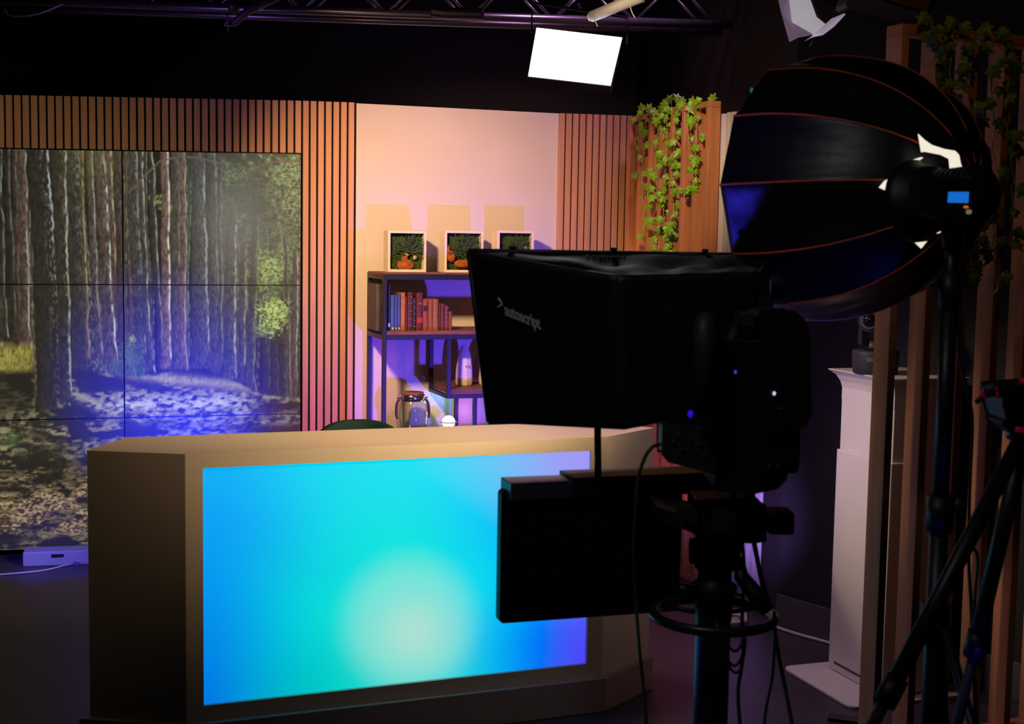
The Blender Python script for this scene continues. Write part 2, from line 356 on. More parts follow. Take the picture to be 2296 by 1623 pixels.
        for (xa, ya), (xb_, yb_) in zip(pts, pts[1:]):
            dx, dy = xb_-xa, yb_-ya; t = np.clip(((X-xa)*dx+(Y-ya)*dy)/(dx*dx+dy*dy), 0, 1); d = np.hypot(X-xa-t*dx, Y-ya-t*dy); mix(ss(wd, wd*.4, d)*.85, L(col))
    for (cx, cy, rx, ry, col, den) in [(606, 706, 38, 44, 'b0c068', .95), (605, 600, 26, 30, 'a2b062', .8), (620, 690, 28, 26, 'b4c470', .8), (585, 740, 22, 16, '8a9c58', .7)]:
        d = np.sqrt(((X-cx)/rx)**2+((Y-cy)/ry)**2); n_ = fbm(X/7, Y/6, 4, int(cy)); m = ss(1.1, .6, d+(n_-.5)*1.3)
        tx = np.clip((fbm(X/3.0, Y/2.4, 3, int(cx))-.38)*5, 0, 1); mix(m*den*tx, L(col)); mix(m*den*(1-tx)*.85, L('26361e'))
    gy = np.interp(X[0], [0, 60, 75, 140, 190, 230, 320, 400, 450, 500, 560, 600, 640, 680], [755, 790, 850, 828, 826, 836, 842, 826, 824, 846, 880, 892, 895, 900])[None, :]+8*(fbm(X/10, X*0, 3, 5)-.5)
    ground = ss(-4, 5, Y-gy+5*(fbm(X/2, Y/6, 2, 15)-.5))
    for (x0, x1, y0) in ((70, 118, 915), (122, 150, 900)):
        ground = ground*(1-ss(x0-4, x0+3, X)*ss(x1+4, x1-3, X)*ss(y0+8, y0-8, Y-6*vnoise(X/5, X*0, 2)))
    gn = fbm(X/11+Y/24, Y/5.5, 5, 44); gb = fbm(X/40-Y/60, Y/17, 4, 50); gf = fbm(X/2.6+Y/5, Y/7, 3, 51)
    litg = np.clip((gb-.47)*7, 0, 1)*np.clip((gn-.36)*3.4, 0, 1)*(.45+.7*gf)
    c0 = L('17181a'); c1 = L('8c8462')
    bx = ss(150, 260, X)*ss(990, 900, Y); low = ss(985, 1060, Y)
    gcol = (c0*(.6+.8*gf[..., None]))*(1-litg[..., None])+c1*litg[..., None]
    s1 = np.exp(-((Y-(845+.115*(X-330)+10*(gb-.5)))/11)**2)*ss(230, 330, X); gcol = gcol*(1-.8*s1[..., None])+.8*s1[..., None]*L('a39a6c')*(.35+.9*gf)[..., None]
    s2 = np.exp(-((Y-(908+12*(gb-.5)))/20)**2)*ss(200, 270, X)*ss(600, 520, X+3*(Y-900)*0)*np.clip((gn-.3)*3, 0, 1); gcol = gcol*(1-.85*s2[..., None])+.85*s2[..., None]*L('c4c4b8')*(.5+.7*gf)[..., None]
    s3 = np.exp(-((Y-945)/14)**2)*ss(260, 420, X)*np.clip((gn-.35)*3, 0, 1); gcol = gcol*(1-.6*s3[..., None])+.6*s3[..., None]*L('98969a')*(.5+.7*gf)[..., None]
    s4 = np.exp(-((Y-(870+.55*(X-140)))/13)**2)*ss(120, 160, X)*ss(280, 240, X)*np.clip((gn-.3)*3, 0, 1); gcol = gcol*(1-.7*s4[..., None])+.7*s4[..., None]*L('a8a490')*(.5+.6*gf)[..., None]
    # low left slope: mostly shaded, with leaf litter patches
    gcol = gcol*(1-.45*low[..., None])
    lt = fbm(X/5.5+Y/9, Y/3.4, 4, 90); lb = fbm(X/46, Y/15, 3, 95)
    litp = ss(1060, 1100, Y+.12*X+40*(lb-.5))*ss(1222, 1185, Y)*np.clip((lb-.36)*6, 0, 1)
    gcol = gcol*(1-litp[..., None]*.75)+litp[..., None]*.75*(np.clip((lt-.4)*4, 0, 1)[..., None]*L('a8906a')+np.clip((.45-lt)*4, 0, 1)[..., None]*L('1c130c')*.6+L('3a2e22')*.5)
    s5 = np.exp(-((Y-(955+.62*(X-30)))/16)**2)*ss(25, 60, X)*ss(175, 150, X)*np.clip((gn-.36)*3, 0, 1); gcol = gcol*(1-.6*s5[..., None])+.6*s5[..., None]*L('7c7058')*(.4+.8*gf)[..., None]
    img = img*(1-ground[..., None])+gcol*ground[..., None]
    gl = ss(75, 55, X)*ss(762, 790, Y-.5*X*0+14*fbm(X/3, Y/9, 2, 4))*ss(835, 815, Y); mix(gl*np.clip(fbm(X/1.8+Y/8, Y/9, 3, 70)*1.5-.15, 0, 1), L('98903e')*1.0)
    sh = ss(72, 60, X)*ss(824, 842, Y)*ss(950, 900, Y); mix(sh*.85, L('0a0e0c'))
    for (cx, cy, rx, ry, col) in [(282, 790, 26, 36, '4c6c4c'), (250, 820, 24, 18, '355a42'), (300, 825, 22, 18, '3c5e44'), (20, 975, 24, 20, '3f5a34'), (287, 758, 9, 10, '8f9a52'), (40, 1010, 30, 12, '3a4a2c')]:
        d = np.sqrt(((X-cx)/rx)**2+((Y-cy)/ry)**2); m = ss(1.1, .5, d+(fbm(X/5, Y/5, 3, int(cx+cy))-.5)*1.8); mix(m*.85*np.clip(fbm(X/2, Y/2, 2, 3)*1.8-.3, 0, 1), L(col))
    hz = np.exp(-(((X-520)/80)**2+((Y-500)/115)**2)); img = img*(1-.30*hz[..., None])+hz[..., None]*.30*L('8d8c88')
    hz = np.exp(-(((X-560)/150)**2+((Y-420)/150)**2)); img = img*(1-.12*hz[..., None])+hz[..., None]*.12*L('7a8078')
    hy = np.exp(-(((X-200)/70)**2+((Y-345)/80)**2)); img = img+hy[..., None]*L('3e3a00')*.5  # yellow lamp reflection on the screen, added into the picture's colours
    return np.clip(img, 0, 1)
IMG = forest()
SCREEN = attr_mat('forest_display', 1.2, .05, .4)
BEZEL = mat('black_bezel', '060606', .4)
vw = thing('video_wall', 'large video wall of tiled displays showing a sunlit pine forest', 'video wall', W.P(ws(340), .1))
rows = [(333, 345), (637, 639.5), (942, 926.5), (1233.5, 1210)]
sX = [SL, ws(277, 0, 650), S0-.004]
def zline(k, s): return float(np.interp(s, [ws(0), ws(677)], [wz(0, rows[k][0]), wz(677, rows[k][1])])) if s >= ws(0) else wz(0, rows[k][0])+(s-ws(0))*(wz(677, rows[k][1])-wz(0, rows[k][0]))/(ws(677)-ws(0))
sl_, sr_ = ws(0), ws(680)
for r in range(3):
    for c_ in range(2):
        a, b_ = sX[c_]+.0036, sX[c_+1]-.0036; nu = int((b_-a)/.0042); nv = 190
        mb = MB()
        uu = np.linspace(a, b_, nu+1); vs = []; cols = []
        for j in range(nv+1):
            tv = j/nv
            for s in uu:
                z0 = zline(r, s)-.003; z1 = zline(r+1, s)+.003; z = z0+(z1-z0)*tv
                vs.append(W.P(s, z, .012))
                gx = min(max((abs(s-sl_) if s < sl_ else s-sl_)/(sr_-sl_)*(NX-1), 0), NX-1.001); gyv = min((r+tv)/3*(NY-1), NY-1.001)
                i0, j0 = int(gx), int(gyv); fx, fy = gx-i0, gyv-j0
                cols.append((IMG[j0, i0]*(1-fx)+IMG[j0, i0+1]*fx)*(1-fy)+(IMG[j0+1, i0]*(1-fx)+IMG[j0+1, i0+1]*fx)*fy)
        mb.add(vs, [(j*(nu+1)+i, (j+1)*(nu+1)+i, (j+1)*(nu+1)+i+1, j*(nu+1)+i+1) for j in range(nv) for i in range(nu)])
        p = obj('display_panel', mb, SCREEN, vw)
        at = p.data.color_attributes.new('picture', 'FLOAT_COLOR', 'POINT')
        at.data.foreach_set('color', np.concatenate([np.array(cols), np.ones((len(cols), 1))], 1).astype(np.float32).ravel())
        h = MB(); zt0, zt1, zb0, zb1 = zline(r, a), zline(r, b_), zline(r+1, a), zline(r+1, b_)
        q = [W.P(a-.002, zb0, .0105), W.P(b_+.002, zb1, .0105), W.P(b_+.002, zt1, .0105), W.P(a-.002, zt0, .0105)]; q += [v-W.n*.08 for v in q]
        h.add(q, [(0, 1, 2, 3), (7, 6, 5, 4), (0, 4, 5, 1), (1, 5, 6, 2), (2, 6, 7, 3), (3, 7, 4, 0)])
        obj('housing', h, BEZEL, p)

# power box and cable under the video wall
pb = thing('power_box', 'small white power box on the floor under the video wall', 'power box', D(128, 1262, 6.72))
Mx = frameM(D(128, 1262, 6.72)*1.0, W.u, -W.n)
p0 = Z(128, 1262, 0); ROOT[pb] = p0; pb.location = p0
Mx = Matrix.Translation(p0) @ Matrix.Rotation(math.radians(13), 4, 'Z')
obj('casing', MB().box((-.16, .17), (-.06, .06), (.0, .075), Mx), mat('pale_plastic', '9a9aa4', .5), pb, .006)
obj('socket', MB().box((-.02, .04), (-.065, -.059), (.045, .06), Mx), CAMB, pb)
props(obj('power_cable', MB().tube(smooth_path([Z(-30, 1290, .006), Z(60, 1283, .006), Z(110, 1276, .006), Z(150, 1266, .006), Z(176, 1262, .006), p0+Vector((.13, -.07, .03))]), .0045, 6), WCABLE), 'thin white cable lying on the floor beside the power box', 'cable')

# ================================================================== DESK
ZD = 1.0
A, B, Cc, Dd = Z(195, 1010, ZD), Z(415, 1018, ZD), Z(1361, 979, ZD), Z(1467, 959, ZD)
E_, F_ = Z(281, 980.5, ZD), Z(1097, 952.5, ZD)
G_ = F_+(F_-E_).normalized()*.42
desk = thing('news_desk', 'cream angular news desk with glowing blue and cyan front panel', 'desk', ((A.x+Cc.x)/2, (B.y+F_.y)/2, 0))
fd = (Cc-B).normalized(); az = math.atan2(fd.y, fd.x); DP = Plane(B.x, B.y, az); Lf = (Cc-B).length
PLZ = .125
body = MB(); rec = .02
u0, zt_ = DP.hit(453, 1048); u1, zt2 = DP.hit(1328, 1012); u2, zb2 = DP.hit(1313, 1495); u3, zb_ = DP.hit(459, 1575)
ul, ur, zt, zb = (u0+u3)/2, (u1+u2)/2, (zt_+zt2)/2, (zb_+zb2)/2
pol = [A, B, Cc, Dd, G_, E_]; n6 = 6
vs = [Vector((p.x, p.y, PLZ)) for p in pol]+[Vector((p.x, p.y, ZD)) for p in pol]
fc = [(5, 4, 3, 2, 1, 0), (6, 7, 8, 9, 10, 11)]+[(i, (i+1) % 6, 6+(i+1) % 6, 6+i) for i in range(6) if i != 1]
hole = [(ul, zb), (ur, zb), (ur, zt), (ul, zt)]
vs += [DP.P(u, z) for u, z in hole]+[DP.P(u, z, -rec) for u, z in hole]        # 12..15 rim of the opening, 16..19 its back
fc += [(1, 2, 13, 12), (2, 8, 14, 13), (8, 7, 15, 14), (7, 1, 12, 15)]+[(12+i, 12+(i+1) % 4, 16+(i+1) % 4, 16+i) for i in range(4)]+[(16, 17, 18, 19)]
body.add(vs, fc)
obj('body', body, DESK, desk)
def shep(X, Y, pts, pw=3.6):
    num = np.zeros(X.shape+(3,)); den = np.zeros(X.shape)
    for (x, y, c) in pts:
        wt = 1/((X-x)**2+(Y-y)**2+900)**(pw/2); num += wt[..., None]*np.array(lin(c)); den += wt
    return num/den[..., None]
PX, PY = np.meshgrid(np.linspace(453, 1328, 120), np.linspace(0, 1, 80))
ytop = 1048+(PX-453)/875*(1012-1048); ybot = 1575+(PX-456)/860*(1495-1575); PY = ytop+(ybot-ytop)*PY
pts = [(900, 1250, '00ead8'), (700, 1380, '00e8d8'), (1080, 1320, '00ecea'), (760, 1180, '00e0e4'), (900, 1120, '18e0ee'), (600, 1300, '00c8e0'), (560, 1200, '0aaef0'), (480, 1300, '0096f0'), (470, 1150, '1ea0f4'), (500, 1070, '3eb8f6'),
       (700, 1070, '48dcf4'), (900, 1060, '66e4f6'), (1050, 1040, '7ad4fa'), (1100, 1090, '70d0fa'), (1200, 1040, 'a4b4fa'), (1300, 1040, 'b0a0f8'), (1240, 1150, 'a4a0fa'), (1110, 1200, '30c8fa'), (1200, 1250, '60b0fa'), (1110, 1380, '00d0f4'),
       (1120, 1450, '0096f8'), (1200, 1420, '2a70fa'), (1290, 1450, '7058fa'), (1290, 1300, '8078fa'), (470, 1540, '0078e0'), (470, 1420, '0084e8'), (600, 1450, '00bcd8'), (640, 1540, '00b8c0'), (760, 1530, '00d8c8'), (1050, 1480, '00dcd8'), (540, 1380, '00a4e8')]
PC = shep(PX, PY, pts)
for _ in range(3):          # soften
    for ax_, rr_ in ((0, 7), (1, 8)):
        pad = [(0, 0)]*3; pad[ax_] = (rr_, rr_); Q = np.pad(PC, pad, mode='edge'); n__ = PC.shape[ax_]
        PC = sum(np.take(Q, range(i_, i_+n__), axis=ax_) for i_ in range(2*rr_+1))/(2*rr_+1)
lum_ = PC.mean(2, keepdims=True); PC = np.clip(lum_+(PC-lum_)*1.22, 0, 1)*.97
dd = np.hypot((PX-902), (PY-1400)*.97)
k = np.clip((185-dd)/90, 0, 1); k = k*k*(3-2*k)
PC = PC*(1-k[..., None]*.5)+np.array(lin('90ecd8'))*k[..., None]*.5
k3 = np.exp(-((PX-910)/90)**2-((PY-1420)/90)**2)*.7; PC = PC*(1-k3[..., None])+np.array(lin('c4e8d6'))*k3[..., None]
mb = MB(); nu, nv = 119, 79
mb.add([DP.P(ul+(ur-ul)*i/nu, zt+(zb-zt)*j/nv, -rec+.006) for j in range(nv+1) for i in range(nu+1)], [(j*(nu+1)+i, (j+1)*(nu+1)+i, (j+1)*(nu+1)+i+1, j*(nu+1)+i+1) for j in range(nv) for i in range(nu)])
pan = obj('light_panel', mb, attr_mat('glowing_panel', .95, .02, .5), desk, label='glowing diffuser panel, white centre in cyan and blue')
at = pan.data.color_attributes.new('picture', 'FLOAT_COLOR', 'POINT')
at.data.foreach_set('color', np.concatenate([PC.reshape(-1, 3), np.ones((PC.shape[0]*PC.shape[1], 1))], 1).astype(np.float32).ravel())
# plinth a little proud of the body
def off(P, v): return Vector((P.x+v[0], P.y+v[1]))
cen = Vector(((A.x+Cc.x+E_.x)/3, (A.y+Cc.y+E_.y)/3))
na = Vector((-(B-A).y, (B-A).x)).normalized(); na = -na if na.y > 0 else na
nd = Vector(((Dd-Cc).y, -(Dd-Cc).x)).normalized()
pr = .022
pp = [off(A, (na.x*pr-.03, na.y*pr+.01)), off(B, ((DP.n.x+na.x)*pr*.6, (DP.n.y+na.y)*pr*.6)), off(Cc, ((DP.n.x+nd.x)*pr*.6, (DP.n.y+nd.y)*pr*.6)), off(Dd, (nd.x*pr, nd.y*pr)), off(G_, (0, 0)), off(E_, (-.03, 0))]
obj('plinth', MB().prism([(p.x, p.y) for p in pp], (0, PLZ), 'z'), PLINTH, desk, .003)

# ================================================================== SHELF UNIT on the set wall
SH = .36                                            # depth of the unit
fr = Plane(*(W2.o+W2.n*(SH+.03)).xy, AZ2)  # its front plane
Mf = fr.M()
def fh(px, py): return fr.hit(px, py)
sx0, z_ = fh(863, 700); sL = fh(858.5, 700)[0]
sR = sL+.92*((fh(1215, 600)[0]-sL)/.92)
shelf = thing('shelving_unit', 'black metal frame shelving unit with walnut boards on the white wall', 'shelf', fr.P((sL+sR)/2, 0, -SH/2))
t_ = .022; zt1 = fh(900, 611.5)[1]; zt2 = fh(900, 627)[1]; zm1 = fh(900, 742.5)[1]; zm2 = fh(900, 762)[1]
zl1 = fh(1040, 873)[1]; zl2 = fh(1040, 893)[1]; xb0 = fh(1003, 800)[0]; xp = fh(1061, 930)[0]
zlow = .62
f = MB()
def bar(x, y, z): f.box(x, y, z, Mf)
for y in ((0, t_), (SH-t_, SH)):
    bar((sL, sL+t_), y, (0, zt2+.03)); bar((sR-t_, sR), y, (0, zt2+.03))
    bar((sL+t_, sR-t_), y, (zt2, zt2+.03)); bar((sL+t_, sR-t_), y, (zm2, zm2+.026))
    bar((xb0, xb0+t_), y, (zl2, zm2)); bar((xb0+t_, sR-t_), y, (zl2, zl2+.02)); bar((xp, xp+t_), y, (.02, zl2)); bar((sL+t_, sR-t_), y, (zlow-.03, zlow-.005))
for x in (sL, sR-t_):
    for z in (zt2, zm2, zlow-.03, .02): bar((x, x+t_), (t_, SH-t_), (z, z+.026))
bar((xb0, xb0+t_), (t_, SH-t_), (zl2, zl2+.02)); bar((xb0, xb0+t_), (t_, SH-t_), (zm2, zm2+.026))
obj('frame', f, STEEL, shelf, .0015)
for x, z, y in (((sL+.004, sR-.004), (zt2+.0305, zt1), (.004, SH-.004)), ((sL+t_+.001, sR-t_-.001), (zm2+.0265, zm1), (.002, SH-.002)), ((xb0+t_+.001, sR-t_-.001), (zl2+.0205, zl1), (.002, SH-.002)), ((sL+t_+.001, sR-t_-.001), (zlow-.0045, zlow), (.002, SH-.002))):
    if z[1]-z[0] < .008: z = (z[1]-.012, z[1])
    obj('shelf_board', MB().box(x, y, z, Mf), WOODD, shelf, .001)
# ---- moss pictures
def moss_picture(x0, x1, label, bark):
    fo = .10
    pl = Plane(*(W2.o+W2.n*(.22)).xy, AZ2); M_ = pl.M()
    a, b_ = pl.hit(x0, 560)[0], pl.hit(x1, 560)[0]; z0 = zt1; z1 = pl.hit(x0, 516.5)[1]; wth = b_-a
    t = thing('moss_picture', label, 'picture', pl.P((a+b_)/2, z0, -fo/2), 'framed moss pictures')
    bw = .0135; m_ = MB()
    for x, z in (((a, a+bw), (z0, z1)), ((b_-bw, b_), (z0, z1)), ((a+bw, b_-bw), (z0, z0+bw)), ((a+bw, b_-bw), (z1-bw, z1))): m_.box(x, (0, fo), z, M_)
    obj('frame', m_, FRAMEW, t, .001)
    obj('backing', MB().box((a+bw, b_-bw), (.045, .05), (z0+bw, z1-bw), M_), MOSS, t)
    rnd = random.Random(int(x0)); fe = MB(); mo = MB()
    cx_, cz = a+wth*.55, z0+(z1-z0)*.5
    for k in range(230):
        an = rnd.uniform(-.4, 3.5); r0 = rnd.uniform(0, .045); L_ = rnd.uniform(.03, .075)
        p0_ = Vector((cx_+r0*math.cos(an)+rnd.uniform(-.03, .03), rnd.uniform(.0, .04), cz+r0*math.sin(an)*.8+rnd.uniform(-.02, .03)))
        d_ = Vector((math.cos(an), rnd.uniform(-.5, .1), math.sin(an)))*L_; p1 = p0_+d_
        p1.x = min(max(p1.x, a+bw), b_-bw+.003); p1.z = min(max(p1.z, z0+bw), z1-bw+.004); sd = Vector((-d_.z, 0, d_.x)).normalized()*.0022
        mid = (p0_+p1)/2+Vector((0, -.006, 0))
        fe.add([M_ @ v for v in (p0_, mid-sd, p1, mid+sd)], [(0, 1, 2, 3)])
    obj('fern_tuft', fe, mat('green_fern', '36521a', .7, var=.4, scale=(80, 80, 80)), t)
    for k in range(60):
        x, z = rnd.uniform(a+bw+.006, b_-bw-.006), rnd.uniform(z0+bw+.006, z1-bw-.006)
        mo.ball(M_ @ Vector((x, .042, z)), rnd.uniform(.006, .013), 8, (1, .5, 1))
    obj('moss', mo, MOSS, t)
    for i, (bx, bz, r, sq, col) in enumerate(bark):
        r *= 1.75 if col is BARK else 1.2
        q = MB().ball((0, 0, 0), r, 14, sq)
        q.v = [M_ @ Vector((a+wth*bx+v.x*(1+.35*noise.noise(v*60)), .018+v.y, z0+(z1-z0)*bz+v.z*(1+.35*noise.noise(v*55+Vector((3, 1, i)))))) for v in q.v]
        obj('bark_piece' if col is BARK else 'lichen', q, col, t)
moss_picture(870, 956, 'leftmost white framed moss picture, with orange bark at its base', [(.48, .17, .021, (1.25, .4, .75), BARK), (.46, .3, .014, (.8, .4, 1.2), BARK), (.5, .42, .009, (1.2, .5, .8), PALEB), (.72, .36, .012, (.8, .4, .9), PALEB)])
moss_picture(997, 1084, 'middle white framed moss picture, with curved bark at its left', [(.1, .52, .012, (.7, .4, 1.3), BARK), (.2, .38, .016, (.9, .4, 1.1), BARK), (.5, .22, .018, (1.6, .4, .7), BARK), (.86, .5, .009, (1.4, .5, .7), PALEB)])
moss_picture(1115, 1197, 'rightmost white framed moss picture, with pale lichen and no bark in view', [(.8, .58, .011, (.9, .5, 1.2), PALEB), (.72, .5, .008, (1.2, .5, .8), PALEB)])
# ---- books
bp = Plane(*(W2.o+W2.n*(SH-.01)).xy, AZ2); Mb = bp.M()
books = [  # x0, x1, top y, colour, depth, label, bands
 (843, 854, 637, '4a4440', .2, 'tall dark grey ring binder at the left end of the books', 'binder'),
 (854.5, 859.5, 639, '2e2a2c', .18, 'thin black book with pale and orange spine lettering beside the binders', 'text'),
 (869, 875.5, 637, '2b3048', .18, 'tall slim navy book just right of the front shelf post', 'slim'),
 (876.5, 885, 661, '3a5a96', .15, 'leftmost of the three short blue books', 'label'),
 (885.5, 891.5, 661, '3c4f92', .15, 'middle of the three short blue books', 'label'),
 (892, 898.5, 661, '41508c', .15, 'rightmost of the three short blue books, beside the tan book', 'label'),
 (899.5, 908.5, 656, 'b0701f', .16, 'tall light tan leather book next to the blue books', 'band'),
 (909, 913, 665, '6a3220', .14, 'very thin reddish book between the tan and dark red books', 'plain'),
 (914, 925.5, 655, '52241a', .16, 'thick dark red leather book with gilt bands left of the black book', 'band'),
 (926, 933, 667, '2c2620', .15, 'narrow near black book between the two dark red books', 'band'),
 (934, 948, 656, '5c2416', .16, 'thickest dark red leather book with a red spine label', 'redlabel'),
 (949, 960, 670, '8c4c1c', .14, 'orange brown leather book with a dark spine label', 'darklabel'),
 (961, 971.5, 670.5, '8e5426', .14, 'light brown leather book, middle of the three same height ones', 'band'),
 (972, 983, 671, '966030', .14, 'light brown leather book, rightmost of the three same height ones', 'band'),
 (984, 988, 680, '4a2a20', .12, 'thin dark brown book stepping down from the light brown ones', 'plain'),
 (988.5, 997, 681, '5a3020', .12, 'medium brown book third from the right end', 'plain'),
 (997.5, 1006, 685, '663620', .12, 'small brown book with gilt bands second from the right end', 'band'),
 (1006.5, 1014, 698, '6e3c20', .11, 'shortest brown leather book at the right end of the row', 'band')]
GILT = mat('gilt', 'b08a3c', .4, .5); PALE = mat('pale_label', 'c8c0b0', .6); REDL = mat('red_label', 'b02a20', .6); DKL = mat('dark_label', '2a1c18', .6); ORL = mat('orange_label', 'c86a20', .6)
for (x0, x1, yt, col, dp, lab, kind) in books:
    a, b_ = bp.hit(x0, 700)[0], bp.hit(x1, 700)[0]; z0 = zm1+.0005; z1 = bp.hit(x0, yt)[1]; wd = b_-a; h = z1-z0
    t = thing('ring_binder' if kind == 'binder' else 'book', lab, 'binder' if kind == 'binder' else 'book', bp.P((a+b_)/2, z0, -dp/2), 'books and binders on the upper shelf')
    cm = mat('cover_'+col, col, .5, var=.3, scale=(50, 50, 12), bump=.1)
    th = min(.0022, wd*.18); pts = [(a, dp), (a, .004)]+[(a+wd/2-wd/2*math.cos(math.pi*k/6), .004-.004*math.sin(math.pi*k/6)) for k in range(1, 6)]+[(b_, .004), (b_, dp), (b_-th, dp), (b_-th, .007), (a+th, .007), (a+th, dp)]
    obj('cover', MB().prism(pts, (z0, z1), 'z', Mb), cm, t)
    obj('pages', MB().box((a+th*1.02, b_-th*1.02), (.008, dp-.004), (z0+.003, z1-.004), Mb), PAPER, t)
    sp = -.0012
    def strip(f0, f1, m_, nm, xa=.08, xb=.92): obj(nm, MB().box((a+wd*xa, a+wd*xb), (sp, .002), (z0+h*f0, z0+h*f1), Mb), m_, t)
    if kind == 'band':
        for f0 in (.12, .3, .5, .7, .88): obj('gilt_band', MB().box((a+wd*.06, a+wd*.94), (sp, .002), (z0+h*f0, z0+h*f0+.0018), Mb), GILT, t)
    if kind == 'label': strip(.03, .09, PALE, 'spine_label', .25, .75)
    if kind == 'slim': strip(.08, .16, PALE, 'spine_label', .15, .85)
    if kind == 'redlabel': strip(.2, .34, REDL, 'spine_label'); strip(.7, .72, GILT, 'spine_bands')
    if kind == 'darklabel': strip(.62, .78, DKL, 'spine_label'); strip(.3, .31, GILT, 'spine_bands')
    if kind == 'text':
        q = MB()
        for f0 in (.06, .1, .2, .24, .28, .33): q.box((a+wd*.25, a+wd*.75), (sp, .002), (z0+h*f0, z0+h*(f0+.022)), Mb)
        obj('spine_lettering', q, ORL, t); q = MB()
        for f0 in (.62, .67, .72, .78, .83, .89): q.box((a+wd*.25, a+wd*.75), (sp, .002), (z0+h*f0, z0+h*(f0+.025)), Mb)
        obj('spine_lettering', q, PALE, t)
# ---- faceted vases
def vase(px, yt, label, wpx=41):
    pl = Plane(*(W2.o+W2.n*.19).xy, AZ2); s, z = pl.hit(px, 870); z1 = pl.hit(px, yt)[1]; h = z1-zl1; r = wpx/2*7.05/F_PX
    o = pl.P(s, zl1+.001); t = thing('vase', label, 'vase', o, 'white vases on the middle shelf')
    prof = [(0, 0), (.88, 0), (.95, .03), (1, .12), (.93, .4), (.82, .66), (.62, .84), (.40, .95), (.3, 1.0), (.24, .985), (.0, .9)]
    obj('body', MB().lathe([(p[0]*r, p[1]*h) for p in prof], Matrix.Translation(o) @ Matrix.Rotation(.2, 4, 'Z'), 9, flat=True), CERAM, t)
    Mv = pl.M(s, zl1+.001)
    obj('printed_label', MB().box((-.006, .03*r/.049), (-r*.9, -r*.9+.003), (h*.46, h*.51), Mv), mat('lavender_print', '9a90b0', .6), t)
vase(1040, 775, 'white faceted ceramic vase with small printed label on the middle shelf')
vase(1092, 790, 'white faceted ceramic vase half hidden behind the black prompter hood')
# ---- glass lantern jar
pl = Plane(*(W2.o+W2.n*.2).xy, AZ2); s, z = pl.hit(924, 950); k = 7.0/F_PX; o = pl.P(s, zlow+.001)
jar = thing('glass_jar', 'clear glass storage jar with wooden lid, steel collar and strap handles', 'jar', o)
zc = pl.hit(924, 893)[1]; zl = pl.hit(924, 878.5)[1]; base = zlow+.001
hb = zc-base; prof = [(.0, 0), (.66, 0), (.78, .03), (.93, .2), (1, .45), (1, .66), (.93, .82), (.76, .94), (.72, 1.0)]
GL = mat('clear_glass', 'f4efe6', .03, spec=.5, trans=1.0)
obj('glass_body', MB().lathe([(p[0]*36*k, p[1]*hb) for p in prof], Matrix.Translation(o), 40), GL, jar, solid=.003)
obj('collar', MB().lathe([(26*k, hb-.012), (27.5*k, hb-.01), (27.5*k, hb+.022), (26*k, hb+.024)], Matrix.Translation(o), 40), CHROME, jar, solid=.002)
obj('lid', MB().lathe([(0, hb+.0), (25*k, hb), (25.5*k, hb+.026), (26*k, zl-base-.004), (25*k, zl-base), (0, zl-base)], Matrix.Translation(o), 40), CORK, jar)
for sg in (-1, 1):
    Mv = pl.M(s, base); q = MB().tube(smooth_path([Mv @ Vector((sg*31*k, -.0, hb*.98)), Mv @ Vector((sg*37*k, -.005, hb*.86)), Mv @ Vector((sg*38.5*k, -.01, hb*.62)), Mv @ Vector((sg*35*k, -.012, hb*.5))]), .007, 8)
    obj('strap_handle', q, LEATH, jar)
    obj('rivet', MB().cyl(Mv @ Vector((sg*27*k, 0, hb+.003)), Mv @ Vector((sg*36*k, 0, hb+.003)), .004, seg=10), CHROME, jar)
# ---- globe lamp
s, z = pl.hit(1006, 946); o = pl.P(s, zlow); gl = thing('globe_lamp', 'small glowing white globe lamp beside the glass jar', 'lamp', o)
zc_ = z; obj('globe', MB().ball((o.x, o.y, zc_), .036, 28), mat('glowing_globe', 'fff4e4', .4, emit='fff2e0', es=2.2), gl)
obj('lamp_base', MB().lathe([(0, .001), (.04, .001), (.04, .012), (.014, .018), (.012, zc_-zlow-.033), (0, zc_-zlow-.033)], Matrix.Translation(o), 24), STEEL, gl)
obj('glass_ring', MB().torus((o.x, o.y, zc_), .044, .0025, None, 40, 8), CHROME, gl)

# ================================================================== CHAIR behind the desk
cy_ = 5.55; cl, cr, ct = D(742, 955, cy_), D(905, 962, cy_), D(800, 941.5, cy_)
chair = thing('desk_chair', 'dark green upholstered bar chair tucked behind the news desk', 'chair', ((cl.x+cr.x)/2, cy_-.2, 0))
cxm = (cl.x+cr.x)/2; zt_ = ct.z; hw = (cr.x-cl.x)/2*1.25
def backf(u, v):
    a = (u-.5)*math.pi*.95; x = cxm+hw*math.sin(a)*1.0; y = cy_-.24+.25*math.cos(a); prof_ = 1-.9*abs((u-.42)*1.9)**2.6
    return Vector((x, y+v*.02, .74+(zt_-.74)*v*max(prof_, .1)))
mb = MB().grid(backf, 28, 10); obj('backrest', mb, GREENF, chair, solid=.035)
obj('seat', MB().lathe([(0, .66), (.19, .66), (.205, .69), (.2, .735), (.17, .75), (0, .752)], Matrix.Translation((cxm, cy_-.2, 0)), 32), GREENF, chair)
for sx in (-1, 1):
    for sy in (-1, 1): obj('leg', MB().cyl((cxm+sx*.2, cy_-.2+sy*.2, 0), (cxm+sx*.12, cy_-.2+sy*.12, .67), .012, .015, 12), STEEL, chair)

